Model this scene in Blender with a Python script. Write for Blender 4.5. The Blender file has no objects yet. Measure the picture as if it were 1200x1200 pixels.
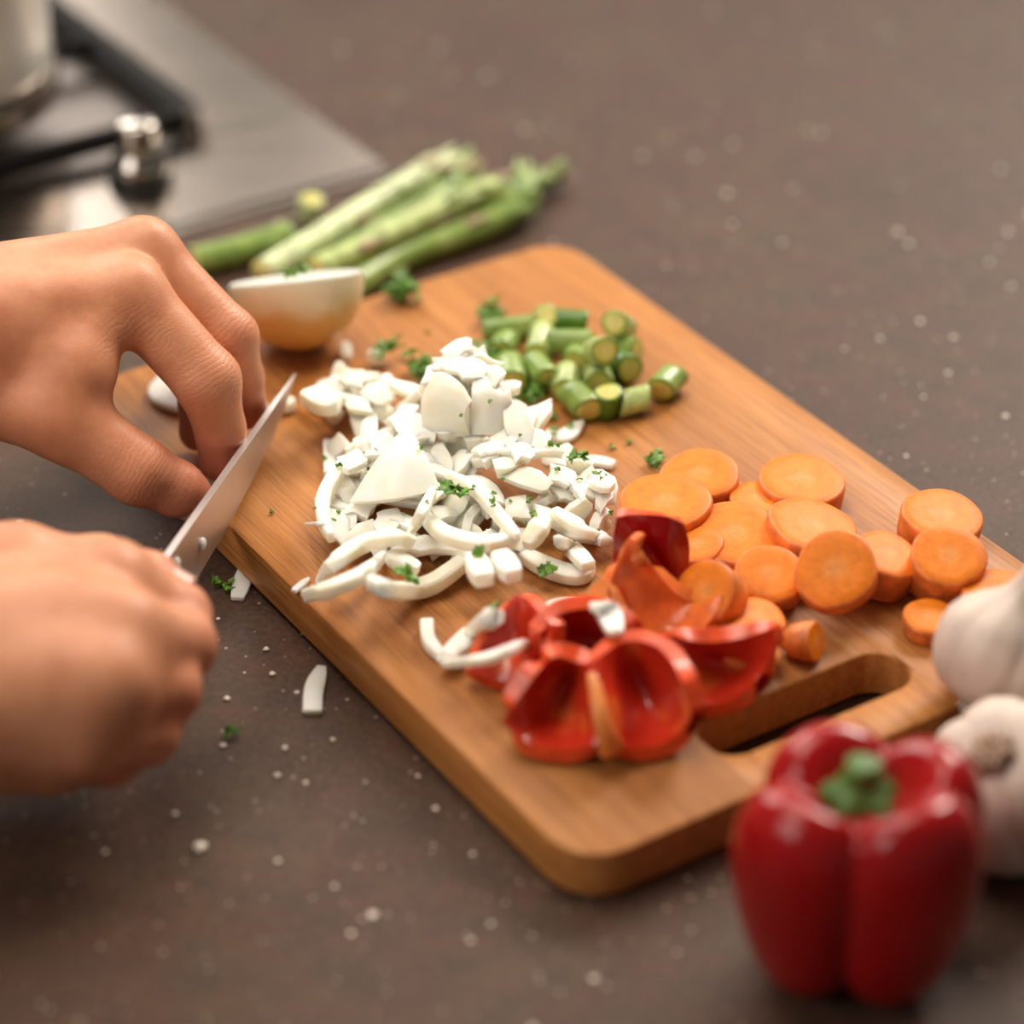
import bpy, bmesh, math, random
import numpy as np
from mathutils import Vector, Matrix, Quaternion, Euler
random.seed(7); rng = np.random.default_rng(7)
SC = bpy.context.scene; COL = SC.collection
MM = 0.001

# ---------------------------------------------------------------- camera, world, lights, exposure
PITCH = math.radians(33.2); FPX = 3248.0; DIST = 1000.0           # millimetres
FW = np.array([0, math.cos(PITCH), -math.sin(PITCH)]); UP = np.array([0, math.sin(PITCH), math.cos(PITCH)]); RT = np.array([1., 0, 0])
CAM = -FW * DIST
cd = bpy.data.cameras.new('camera'); cam = bpy.data.objects.new('camera', cd); COL.objects.link(cam)
cd.sensor_width = 36.0; cd.lens = FPX / 1200 * 36.0; cd.clip_start = 0.05; cd.clip_end = 50
cam.location = Vector(CAM * MM); cam.rotation_euler = (math.pi / 2 - PITCH, 0, 0)
cd.dof.use_dof = True; cd.dof.focus_distance = 0.948; cd.dof.aperture_fstop = 3.5; cd.dof.aperture_blades = 0
SC.camera = cam

W = bpy.data.worlds.new('world'); SC.world = W; W.use_nodes = True
bg = W.node_tree.nodes['Background']; bg.inputs['Color'].default_value = (1.0, 0.90, 0.80, 1); bg.inputs['Strength'].default_value = 0.10

def area(name, loc, target, sx, sy, power, color, spread=180):
    d = bpy.data.lights.new(name, 'AREA'); d.shape = 'RECTANGLE'; d.size = sx; d.size_y = sy; d.energy = power; d.color = color; d.spread = math.radians(spread)
    o = bpy.data.objects.new(name, d); COL.objects.link(o); o.location = loc
    o.rotation_euler = (Vector(target) - Vector(loc)).to_track_quat('-Z', 'Y').to_euler(); return o
area('window_light_back_left', (-1.06, 2.0, 1.30), (-0.35, 0.35, 0), 1.3, 1.1, 19, (1.0, 0.95, 0.88), 160)
area('fill_light_back', (0.75, 2.3, 1.40), (0.25, 0.7, 0), 2.2, 1.4, 5.2, (1.0, 0.92, 0.83), 90)  # large dim fill added in place of a bright back wall, for hob reflections
area('window_light_right', (0.95, 1.45, 1.30), (0.15, 0.35, 0), 0.8, 0.8, 6.0, (1.0, 0.91, 0.79), 70)
area('window_light_front_left', (-1.05, -0.75, 0.95), (-0.15, -0.12, 0.03), 0.8, 0.7, 1.5, (1.0, 0.93, 0.85), 80)
area('hood_light', (-0.20, 0.13, 0.95), (-0.10, 0.02, 0), 0.60, 0.50, 1.35, (1.0, 0.89, 0.75), 80)
SC.view_settings.view_transform = 'Standard'; SC.view_settings.look = 'None'; SC.view_settings.gamma = 1.0
SC.view_settings.use_curve_mapping = False; SC.view_settings.exposure = 0.31

# ---------------------------------------------------------------- helpers
def P(px, py, z):
    """point of the photograph's sight line at height z (mm above the worktop)"""
    d = FW * FPX + RT * (px - 600) + UP * (600 - py); t = (z - CAM[2]) / d[2]; return CAM + d * t
def nrm(a): a = np.asarray(a, float); return a / (np.linalg.norm(a) + 1e-12)

def make(name, V, F, mats, midx=None, parent=None, origin=None, smooth=True, label=None, cat=None, group=None, kind=None, ang=None):
    V = np.asarray(V, float)
    org = np.asarray(origin if origin is not None else (V.min(0) + V.max(0)) / 2, float)
    if parent is not None and origin is None: org = np.array(parent.get('_o', (0, 0, 0)), float)
    me = bpy.data.meshes.new(name); me.from_pydata(((V - org) * MM).tolist(), [], [list(map(int, f)) for f in F]); 
    for m in (mats if isinstance(mats, (list, tuple)) else [mats]): me.materials.append(m)
    if midx is not None: me.polygons.foreach_set('material_index', np.asarray(midx, dtype=np.int32))
    me.polygons.foreach_set('use_smooth', np.full(len(me.polygons), bool(smooth)))
    bm = bmesh.new(); bm.from_mesh(me); bmesh.ops.recalc_face_normals(bm, faces=bm.faces); bm.to_mesh(me); bm.free()
    me.update()
    if smooth and ang: me.set_sharp_from_angle(angle=math.radians(ang))
    o = bpy.data.objects.new(name, me); COL.objects.link(o)
    if parent is not None:
        o.parent = parent; o.location = Vector((org - np.array(parent.get('_o', (0, 0, 0)))) * MM); o['_o'] = tuple(org)
    else:
        o.location = Vector(org * MM); o['_o'] = tuple(org)
    tag(o, label, cat, group, kind); return o
def tag(o, label=None, cat=None, group=None, kind=None):
    if label: o['label'] = label
    if cat: o['category'] = cat
    if group: o['group'] = group
    if kind: o['kind'] = kind
    return o
def root(name, loc, label, cat, group=None):
    o = bpy.data.objects.new(name, None); COL.objects.link(o); o.empty_display_size = 0.01
    o.location = Vector(np.asarray(loc, float) * MM); o['_o'] = tuple(map(float, loc)); return tag(o, label, cat, group)

def catmull(pts, n):
    pts = np.asarray(pts, float); k = len(pts)
    if k == 2: return np.linspace(pts[0], pts[1], n)
    ext = np.vstack([2 * pts[0] - pts[1], pts, 2 * pts[-1] - pts[-2]]); out = []
    for s in np.linspace(0, k - 1 - 1e-9, n):
        i = int(s); t = s - i; p0, p1, p2, p3 = ext[i:i + 4]
        out.append(0.5 * (2 * p1 + (p2 - p0) * t + (2 * p0 - 5 * p1 + 4 * p2 - p3) * t * t + (3 * p1 - p0 - 3 * p2 + p3) * t ** 3))
    return np.array(out)
def grid_faces(n, m, wrap=False):
    F = []
    for i in range(n - 1):
        for j in range(m if wrap else m - 1):
            F.append((i * m + j, i * m + (j + 1) % m, (i + 1) * m + (j + 1) % m, (i + 1) * m + j))
    return F
def lathe(profile, n=32, lob=None, center=(0, 0, 0), axis=(0, 0, 1), caps=True):
    """profile = [(r, z)...] turned about axis; lob(r, z, theta) may deform"""
    ax = nrm(axis); e1 = nrm(np.cross(ax, (0.3, 1, 0.1))) if abs(ax[2]) < .99 else np.array([1., 0, 0]); e2 = np.cross(ax, e1)
    V = []
    for r, z in profile:
        for k in range(n):
            th = 2 * math.pi * k / n; rr, zz = (r, z) if lob is None else lob(r, z, th)
            V.append(np.asarray(center) + e1 * rr * math.cos(th) + e2 * rr * math.sin(th) + ax * zz)
    F = grid_faces(len(profile), n, True); m = len(profile)
    if caps: F.append(tuple(range(n))[::-1]); F.append(tuple((m - 1) * n + k for k in range(n)))
    return np.array(V), F
BOXSEC = [(1, -.72), (1, .72), (.72, 1), (-.72, 1), (-1, .72), (-1, -.72), (-.72, -1), (.72, -1)]
def sweep(path, wid, hei, n=8, upv=(0, 0, 1), power=3.0, flat=None):
    """rounded-rectangular section swept along a path; wid across, hei along upv"""
    path = np.asarray(path, float); m = len(path); V = []
    T = np.gradient(path, axis=0)
    for i in range(m):
        t = nrm(T[i]); u = np.asarray(upv, float); s = nrm(np.cross(t, u)); u2 = np.cross(s, t)
        w = wid[i] if np.ndim(wid) else wid; h = hei[i] if np.ndim(hei) else hei
        for k in range(n):
            th = 2 * math.pi * (k + .5) / n; c, q = math.cos(th), math.sin(th)
            sc = (abs(c) ** power + abs(q) ** power) ** (-1 / power)
            if flat: (c, q), sc = BOXSEC[k], 1.0
            V.append(path[i] + s * c * sc * w / 2 + u2 * q * sc * h / 2)
    F = grid_faces(m, n, True); F.append(tuple(range(n))[::-1]); F.append(tuple((m - 1) * n + k for k in range(n)))
    return np.array(V), F
def shell(rows, thick, nu=18, nv=14, flip=False, bulge=None, jag=0.0):
    """closed curved shell through a grid of control points; returns V, F, material index (0 front face, 1 back face, 2 cut rim)"""
    R = [catmull(r, nu) for r in rows]; G = np.array([catmull([r[j] for r in R], nv) for j in range(nu)]).transpose(1, 0, 2)
    du = np.gradient(G, axis=1); dv = np.gradient(G, axis=0); N = np.cross(du, dv); N /= np.linalg.norm(N, axis=2, keepdims=True) + 1e-9
    if flip: N = -N
    t = thick if np.ndim(thick) == 0 else catmull(np.array(thick, float)[:, None], nu)[:, 0][None, :, None]
    B = G - N * t
    n, m = nv, nu; V = np.vstack([G.reshape(-1, 3), B.reshape(-1, 3)]); q = grid_faces(n, m); o = n * m
    F = list(q) + [tuple(o + a for a in f[::-1]) for f in q]; mi = [0] * len(q) + [1] * len(q)
    ring = [j for j in range(m)] + [i * m + m - 1 for i in range(1, n)] + [(n - 1) * m + j for j in range(m - 2, -1, -1)] + [i * m for i in range(n - 2, 0, -1)]
    for a, b in zip(ring, ring[1:] + ring[:1]): F.append((a, b, o + b, o + a)); mi.append(2)
    return V, F, mi

# height map of everything lying on the board, so each new piece comes to rest on what is under it
CELL = 1.25; HX0, HY0, HNX, HNY = -330., -300., 520, 480
HM = np.zeros((HNX, HNY))
def cells(V): return np.clip(((V[:, 0] - HX0) / CELL).astype(int), 0, HNX - 1), np.clip(((V[:, 1] - HY0) / CELL).astype(int), 0, HNY - 1)
def samples(V, F):
    V = np.asarray(V); out = [V]
    for f in F:
        if len(f) <= 4:
            p = V[list(f)]; out.append(p.mean(0)[None]); out.append((p + np.roll(p, 1, 0)) / 2)
    return np.vstack(out)
def settle(V, F, eps=0.05):
    S = samples(V, F); i, j = cells(S); return float(np.max(HM[i, j] - S[:, 2])) + eps
def claim(V, F):
    S = samples(V, F); i, j = cells(S); np.maximum.at(HM, (i, j), S[:, 2])
def rest(V, F, floor=None):
    """drop straight down to rest, keep the place in the picture by sliding along the sight line"""
    V = np.asarray(V, float).copy()
    for _ in range(3):
        dz = settle(V, F) if floor is None else floor + .05 - V[:, 2].min(); c = V.mean(0)
        d = nrm(c - CAM); V = V + (d / d[2]) * dz
    V[:, 2] += settle(V, F) if floor is None else floor + .05 - V[:, 2].min(); claim(V, F); return V

# ---------------------------------------------------------------- materials
class NT:
    def __init__(s, name):
        s.m = bpy.data.materials.new(name); s.m.use_nodes = True; s.t = s.m.node_tree; s.n = s.t.nodes; s.b = s.n['Principled BSDF']
        s.tc = s.n.new('ShaderNodeTexCoord')
    def link(s, a, b): s.t.links.new(a, b)
    def node(s, typ, **kw):
        n = s.n.new(typ)
        for k, v in kw.items(): setattr(n, k, v)
        return n
    def mapping(s, scale=(1, 1, 1), src='Object', rot=(0, 0, 0)):
        mp = s.node('ShaderNodeMapping'); mp.inputs['Scale'].default_value = scale; mp.inputs['Rotation'].default_value = rot
        s.link(s.tc.outputs[src], mp.inputs['Vector']); return mp.outputs['Vector']
    def noise(s, scale, detail=4, rough=0.55, vec=None, dist=0):
        n = s.node('ShaderNodeTexNoise'); n.inputs['Scale'].default_value = scale; n.inputs['Detail'].default_value = detail
        n.inputs['Roughness'].default_value = rough; n.inputs['Distortion'].default_value = dist
        s.link(vec if vec is not None else s.tc.outputs['Object'], n.inputs['Vector']); return n.outputs['Fac']
    def ramp(s, fac, stops):
        r = s.node('ShaderNodeValToRGB'); e = r.color_ramp.elements
        while len(e) < len(stops): e.new(0.5)
        for q, (p, c) in zip(e, stops): q.position = p; q.color = (*c, 1) if len(c) == 3 else c
        s.link(fac, r.inputs['Fac']); return r.outputs['Color']
    def mix(s, fac, a, b, mode='MIX'):
        m = s.node('ShaderNodeMix', data_type='RGBA', blend_type=mode)
        if isinstance(fac, (int, float)): m.inputs[0].default_value = fac
        else: s.link(fac, m.inputs[0])
        for sock, v in ((m.inputs[6], a), (m.inputs[7], b)):
            if isinstance(v, tuple): sock.default_value = (*v, 1)
            else: s.link(v, sock)
        return m.outputs[2]
    def math(s, op, a, b=None, c=None):
        m = s.node('ShaderNodeMath', operation=op)
        for i, v in enumerate((a, b, c)):
            if v is None: continue
            if isinstance(v, (int, float)): m.inputs[i].default_value = v
            else: s.link(v, m.inputs[i])
        return m.outputs[0]
    def bump(s, h, strength=0.3, dist=0.0005, normal=None):
        b = s.node('ShaderNodeBump'); b.inputs['Strength'].default_value = strength; b.inputs['Distance'].default_value = dist
        s.link(h, b.inputs['Height'])
        if normal is not None: s.link(normal, b.inputs['Normal'])
        s.link(b.outputs['Normal'], s.b.inputs['Normal']); return b.outputs['Normal']
    def set(s, color=None, rough=None, metal=None, sss=None, sssr=None, coat=None, spec=None, ior=None):
        I = s.b.inputs
        for key, v in (('Base Color', color), ('Roughness', rough), ('Metallic', metal), ('Subsurface Weight', sss), ('Coat Weight', coat), ('Specular IOR Level', spec)):
            if v is None: continue
            if isinstance(v, tuple): I[key].default_value = (*v, 1)
            elif isinstance(v, (int, float)): I[key].default_value = v
            else: s.link(v, I[key])
        if sssr: I['Subsurface Radius'].default_value = sssr; I['Subsurface Scale'].default_value = 1.0
        return s.m
def flat(name, color, rough=0.5, metal=0.0, var=0.12, scale=120, sss=0, sssr=None, coat=None, bump=0.15):
    s = NT(name); f = s.noise(scale); d = tuple(c * (1 - var) for c in color); l = tuple(min(1, c * (1 + var)) for c in color)
    s.set(s.ramp(f, [(0.3, d), (0.7, l)]), rough, metal, sss, sssr, coat); 
    if bump: s.bump(f, bump, 0.0004)
    return s.m

def mat_stone():
    s = NT('worktop_stone'); big = s.noise(14, 6, 0.62, dist=0.6); mid = s.noise(60, 5, 0.65); fine = s.noise(420, 3, 0.6)
    c = s.ramp(big, [(0.30, (.060, .027, .0160)), (0.50, (.082, .039, .024)), (0.58, (.084, .047, .027)), (0.74, (.106, .056, .036))])
    c = s.mix(s.ramp(mid, [(0.38, (0, 0, 0)), (0.66, (1, 1, 1))]), c, s.mix(0.55, c, (.036, .024, .017)))
    c = s.mix(s.ramp(fine, [(0.4, (0, 0, 0)), (0.8, (.55, .55, .55))]), c, (.13, .09, .07))
    v = s.node('ShaderNodeTexVoronoi'); v.inputs['Scale'].default_value = 170; s.link(s.tc.outputs['Object'], v.inputs['Vector'])
    sep = s.node('ShaderNodeSeparateColor'); s.link(v.outputs['Color'], sep.inputs[0])
    rad = s.math('MULTIPLY', s.math('POWER', sep.outputs[0], 14.0), 0.26)
    dot = s.math('LESS_THAN', v.outputs['Distance'], rad)
    v2 = s.node('ShaderNodeTexVoronoi'); v2.inputs['Scale'].default_value = 420; s.link(s.tc.outputs['Object'], v2.inputs['Vector'])
    sp2 = s.node('ShaderNodeSeparateColor'); s.link(v2.outputs['Color'], sp2.inputs[0])
    dot2 = s.math('LESS_THAN', v2.outputs['Distance'], s.math('MULTIPLY', s.math('POWER', sp2.outputs[1], 9.0), 0.30))
    c = s.mix(dot2, c, (.36, .30, .25)); c = s.mix(dot, c, (.62, .54, .46))
    r = s.ramp(big, [(0.3, (.44,) * 3), (0.7, (.54,) * 3)]); s.set(c, r, spec=0.17); s.bump(mid, 0.08, 0.0006); return s.m
def mat_bamboo():
    s = NT('bamboo'); info = s.node('ShaderNodeObjectInfo')
    off = s.node('ShaderNodeVectorMath', operation='ADD'); s.link(s.tc.outputs['Object'], off.inputs[0]); s.link(info.outputs['Location'], off.inputs[1])
    sc = s.node('ShaderNodeVectorMath', operation='MULTIPLY'); s.link(off.outputs[0], sc.inputs[0]); sc.inputs[1].default_value = (6, 150, 150)
    f1 = s.noise(2.0, 5, 0.6, sc.outputs[0], 0.4)
    sc2 = s.node('ShaderNodeVectorMath', operation='MULTIPLY'); s.link(off.outputs[0], sc2.inputs[0]); sc2.inputs[1].default_value = (28, 900, 900)
    f2 = s.noise(1.5, 3, 0.6, sc2.outputs[0])
    f3 = s.noise(14, 4, 0.5, off.outputs[0], 0.5)
    c = s.ramp(f1, [(0.28, (.34, .122, .026)), (0.5, (.45, .180, .045)), (0.75, (.54, .245, .075))])
    c = s.mix(s.ramp(f2, [(0.52, (0, 0, 0)), (0.68, (.85, .85, .85))]), c, (.255, .095, .028))
    c = s.mix(s.ramp(f3, [(0.50, (0, 0, 0)), (0.72, (.5, .5, .5))]), c, (.42, .16, .045))
    k = s.ramp(info.outputs['Random'], [(0, (.86, .83, .80)), (1, (1.08, 1.08, 1.08))]); c = s.mix(1.0, c, k, 'MULTIPLY')
    s.set(c, 0.46, spec=0.25); s.bump(f2, 0.15, 0.0003); return s.m
def mat_skin():
    s = NT('skin'); a = s.node('ShaderNodeAttribute', attribute_name='red'); cr = s.node('ShaderNodeAttribute', attribute_name='crease'); ax = s.node('ShaderNodeAttribute', attribute_name='axc')
    n1 = s.noise(70, 4, 0.6); n2 = s.noise(260, 3)
    c = s.ramp(n1, [(0.3, (.54, .21, .105)), (0.55, (.64, .275, .145)), (0.8, (.68, .32, .18))])
    c = s.mix(s.math('MULTIPLY', a.outputs['Fac'], 0.75), c, (.68, .21, .135))
    v = s.node('ShaderNodeTexVoronoi', feature='DISTANCE_TO_EDGE'); v.inputs['Scale'].default_value = 900; s.link(s.tc.outputs['Object'], v.inputs['Vector'])
    pores = s.ramp(v.outputs['Distance'], [(0.0, (0, 0, 0)), (0.25, (1, 1, 1))])
    warp = s.math('MULTIPLY', s.math('SUBTRACT', s.noise(150, 3), 0.5), 9.0)
    w = s.math('SINE', s.math('ADD', s.math('MULTIPLY', ax.outputs['Fac'], 1.7), warp))
    w = s.math('POWER', s.math('ABSOLUTE', w), 0.4)
    h = s.math('ADD', s.math('MULTIPLY', pores, 0.10), s.math('ADD', s.math('MULTIPLY', n2, 0.30), s.math('MULTIPLY', s.math('MULTIPLY', w, cr.outputs['Fac']), 0.9)))
    s.set(c, 0.46, sss=0.18, sssr=(.0045, .0017, .0008), spec=0.4); s.bump(h, 0.42, 0.0007); return s.m
def mat_radial(name, stops, rmax, rough=0.4, sss=0.15, rays=0.0, sssr=(.003, .0015, .0006), noise_amt=0.0):
    """cut face coloured by the distance from the piece's own axis (object space, mm)"""
    s = NT(name); g = s.node('ShaderNodeAttribute', attribute_name='rad')
    f = g.outputs['Fac']; n = s.noise(420, 4, 0.65)
    f2 = s.math('ADD', f, s.math('MULTIPLY', s.math('SUBTRACT', n, 0.5), noise_amt))
    c = s.ramp(f2, stops); m2 = s.noise(230, 5, 0.7); k = s.ramp(m2, [(0.30, (.80, .74, .66)), (0.55, (1, 1, 1)), (0.75, (1.06, 1.12, 1.5))]); c = s.mix(1.0, c, k, 'MULTIPLY')
    s.set(c, rough, sss=sss, sssr=sssr); s.bump(s.math('ADD', n, m2), 0.35, 0.0004); return s.m
def mat_onion():
    s = NT('onion_flesh'); a = s.noise(90, 3); info = s.node('ShaderNodeObjectInfo')
    c = s.ramp(a, [(0.3, (.86, .81, .66)), (0.6, (.92, .90, .81)), (1.0, (.93, .92, .87))])
    c = s.mix(s.ramp(info.outputs['Random'], [(0.75, (0, 0, 0)), (1.0, (.22, .22, .22))]), c, (.74, .76, .42))
    s.set(c, 0.36, sss=0.8, sssr=(.0055, .0048, .0036), spec=0.4); s.bump(s.noise(260, 2), 0.12, 0.0004); return s.m
def mat_steel(name='brushed_steel', rough=0.24, col=(.33, .28, .24)):
    s = NT(name); v = s.mapping((3, 300, 300)); f = s.noise(2, 4, 0.6, v)
    s.set(s.ramp(f, [(0.3, tuple(c * .92 for c in col)), (0.7, col)]), s.ramp(f, [(0.2, (rough * .85,) * 3), (0.8, (rough * 1.2,) * 3)]), 1.0); return s.m
def mat_pepper():
    s = NT('pepper_skin'); f = s.noise(30, 3); s.set(s.ramp(f, [(0.3, (.30, .003, .004)), (0.7, (.40, .005, .006))]), 0.2, sss=0.05, sssr=(.003, .0006, .0004), coat=0.1, spec=.4); s.bump(s.noise(60, 2), 0.05, 0.001); return s.m

M = dict(stone=mat_stone(), bamboo=mat_bamboo(), skin=mat_skin(), onion=mat_onion(), steel=mat_steel(), pepper=mat_pepper())
M['blade'] = flat('knife_steel', (.66, .61, .59), 0.42, 1.0, var=.04, scale=40, bump=0)
M['chrome'] = mat_steel('chrome', 0.16, (.50, .46, .42))
M['pot'] = flat('pan_satin_steel', (.82, .80, .77), 0.34, 0.35, var=.03, bump=0)
M['iron'] = flat('cast_iron', (.010, .008, .007), 0.62, scale=300); M['iron'].node_tree.nodes['Principled BSDF'].inputs['Specular IOR Level'].default_value = .12
M['well'] = mat_steel('hob_well_steel', 0.45, (.20, .17, .155))
M['brass'] = flat('burner_bronze', (.30, .14, .05), 0.4, 0.6)
M['handle'] = flat('black_handle', (.02, .018, .017), 0.4)
def mat_pepper_in():
    s = NT('pepper_inner_wall'); f = s.noise(75, 4, 0.6); v = s.noise(48, 2, 0.5)
    c = s.ramp(f, [(0.3, (.50, .022, .010)), (0.7, (.66, .045, .014))]); c = s.mix(s.ramp(v, [(0.56, (0, 0, 0)), (0.70, (.8, .8, .8))]), c, (.82, .20, .04))
    s.set(c, 0.24, sss=0.25, sssr=(.004, .001, .0005), coat=0.25); s.bump(f, 0.2, 0.0006); return s.m
M['pepper_in'] = mat_pepper_in()
M['pepper_cut'] = flat('pepper_cut_edge', (.74, .085, .022), 0.26, sss=0.3, sssr=(.004, .0016, .0006), var=0.3, scale=140)
M['pepper_flesh'] = flat('pepper_orange_flesh', (.82, .17, .035), 0.28, sss=0.3, sssr=(.004, .0016, .0006), var=0.35, scale=90)
M['pepper_rib'] = flat('pepper_membrane', (.86, .28, .07), 0.35, sss=0.3, sssr=(.004, .002, .001), var=0.2, scale=120)
M['stem'] = flat('green_stem', (.07, .15, .02), 0.5, sss=0.1, sssr=(.002, .002, .001), var=0.3)
M['carrot_peel'] = flat('carrot_peel', (.72, .20, .04), 0.45, sss=0.15, sssr=(.004, .0015, .0005), var=0.38, scale=150, bump=0.5)
M['carrot_face'] = mat_radial('carrot_cut_face', [(0.0, (.78, .29, .07)), (0.20, (.80, .28, .055)), (0.36, (.83, .235, .012)), (0.8, (.81, .215, .007)), (0.95, (.78, .19, .007)), (1.0, (.78, .24, .04))], 1, 0.5, 0.15, noise_amt=0.26); M['carrot_face'].node_tree.nodes['Principled BSDF'].inputs['Specular IOR Level'].default_value = .25
M['asp_skin'] = None
def mat_asp():
    s = NT('asparagus_skin'); v = s.mapping((1, 1, 1)); f = s.noise(95, 5, 0.6); f2 = s.noise(420, 3)
    g = s.ramp(f, [(0.30, (.085, .19, .016)), (0.52, (.19, .31, .04)), (0.76, (.42, .48, .16))]); g = s.mix(s.math('MULTIPLY', f2, .22), g, (.60, .62, .32))
    s.set(g, 0.28, sss=0.12, sssr=(.003, .003, .001), spec=0.5); s.bump(f2, 0.2, 0.0004); return s.m
M['asp_skin'] = mat_asp()
M['asp_dark'] = flat('asparagus_dark_skin', (.075, .18, .014), 0.28, sss=0.1, sssr=(.003, .003, .001), var=0.35, scale=110)
M['asp_pale'] = flat('asparagus_pale_skin', (.40, .49, .17), 0.28, sss=0.12, sssr=(.003, .003, .001), var=0.45, scale=110)
M['asp_light'] = flat('asparagus_light_skin', (.56, .64, .34), 0.34, sss=0.15, sssr=(.003, .003, .001), var=0.28, scale=110)
M['asp_face'] = mat_radial('asparagus_cut_face', [(0, (.72, .62, .22)), (0.55, (.66, .60, .16)), (0.78, (.52, .54, .09)), (0.86, (.07, .18, .015)), (1, (.06, .16, .012))], 1, 0.38, 0.2, noise_amt=0.1, sssr=(.003, .003, .001))
M['bract'] = flat('asparagus_bract', (.36, .27, .15), 0.5, var=0.35)
M['parsley'] = flat('parsley_leaf', (.10, .24, .018), 0.45, var=0.55, scale=260, sss=0.1, sssr=(.001, .001, .0005))
M['parsley_stem'] = flat('parsley_stem', (.32, .42, .12), 0.45, var=0.2)
M['garlic'] = flat('garlic_skin', (.68, .55, .47), 0.48, var=0.13, scale=60, sss=0.25, sssr=(.004, .003, .002), bump=0.3)
M['garlic_root'] = flat('garlic_root', (.36, .22, .14), 0.7, var=0.4, scale=250)
M['garlic_tuft'] = flat('garlic_papery_tuft', (.82, .76, .68), 0.6)
def mat_onion_skin():
    s = NT('onion_skin'); g = s.node('ShaderNodeAttribute', attribute_name='rad'); n = s.noise(45, 4, 0.6); n2 = s.noise(160, 3)
    f = s.math('ADD', g.outputs['Fac'], s.math('MULTIPLY', s.math('SUBTRACT', n, 0.5), 0.55))
    c = s.ramp(s.math('ADD', s.math('MULTIPLY', f, 1.0), 1.0), [(0.0, (.62, .36, .10)), (0.42, (.76, .49, .16)), (0.55, (.83, .65, .36)), (0.62, (.86, .76, .52)), (1.0, (.88, .80, .60))])
    s.set(s.mix(s.math('MULTIPLY', n2, .25), c, (.60, .36, .12)), 0.30, sss=0.3, sssr=(.005, .0035, .0015), coat=0.15); return s.m
M['onion_skin'] = mat_onion_skin()
M['crumb'] = flat('pale_crumb', (.78, .70, .60), 0.5)
M['nail'] = flat('nail', (.80, .50, .42), 0.25, var=0.06, sss=0.15, sssr=(.002, .001, .0006))

# ---------------------------------------------------------------- worktop and hob
V = []; b = 4
def box(x0, x1, y0, y1, z0, z1, bev=1.0):
    lay = [(bev, z0), (0, z0 + bev), (0, z1 - bev), (bev, z1)]; V = []
    for d, z in lay: V += [(x0 + d, y0 + d, z), (x1 - d, y0 + d, z), (x1 - d, y1 - d, z), (x0 + d, y1 - d, z)]
    F = grid_faces(4, 4, True) + [(3, 2, 1, 0), (12, 13, 14, 15)]; return np.array(V, float), F
V, F = box(-1200, 1000, -700, 1300, -40, 0, 2)
make('worktop', V, F, M['stone'], smooth=False, label='brown-grey speckled stone kitchen worktop under everything', cat='worktop', origin=(0, 0, 0))

YAW = math.radians(-57.05); L0 = np.array([-160.9, 61.2]); EU = np.array([math.cos(YAW), math.sin(YAW)]); EV = np.array([-EU[1], EU[0]])
def B(u, v, z): p = L0 + EU * u + EV * v; return np.array([p[0], p[1], z])
def Bs(V): return np.array([B(*q) for q in V])

HU, HV = -118.0, 206.0; PL = 2.6                                   # hob corner in the board-aligned frame, plate top height
hob = root('gas_hob', B(HU, HV, 0), 'brushed steel gas hob set in the worktop behind the hand', 'hob')
# plate with a square well: four strips round the opening
W0, W1, Wv0, Wv1 = -655., -195., -330., 156.
def plate(u0, u1, v0, v1, z0, z1, bev=.8): V, F = box(u0, u1, v0, v1, z0, z1, bev); return Bs(V), F
def joined(parts):
    VV, FF, n = [], [], 0
    for V, F in parts: VV.append(V); FF += [tuple(n + i for i in f) for f in F]; n += len(V)
    return np.vstack(VV), FF
V, F = joined([plate(-700, W0, -400, HV, 0.2, PL), plate(W1, HU - 6, -400, HV, 0.2, PL), plate(W0, W1, Wv1, HV, 0.2, PL), plate(W0, W1, -400, Wv0, 0.2, PL)])
make('hob_panel', V, F, M['steel'], parent=hob, smooth=False)
V, F = plate(HU - 5.5, HU, -400, HV, 0.2, PL - 1.2, .5); make('hob_lip', V, F, M['steel'], parent=hob, smooth=False)
V, F = plate(W0, W1, Wv0, Wv1, 0.2, 1.0, .3); make('hob_well', V, F, M['well'], parent=hob, smooth=False)
kc = B(-170.1, 107.6, PL)
V, F = lathe([(0.5, 0), (14.6, 0), (14.8, 1.5), (14.2, 4.6), (12, 5.4), (0.5, 5.5)], 40, center=kc); make('knob_ring', V, F, M['handle'], parent=hob, ang=40)
V, F = lathe([(0.5, 5.5), (12.4, 5.6), (13.4, 7.0), (13.2, 9.0), (11.6, 11.5), (9.4, 14), (8.3, 17), (8.2, 20), (8.8, 23), (9.2, 25.5), (8.7, 27.4), (7, 28.4), (0.5, 28.8)], 40, center=kc)
kb = make('control_knob', V, F, M['chrome'], parent=hob)
bc = B(-420, -10, 1.0)
V, F = lathe([(1, 0), (44, 0), (46, 3), (44, 9), (36, 11), (1, 11)], 40, center=bc); make('burner', V, F, M['brass'], parent=hob, ang=40)

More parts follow.
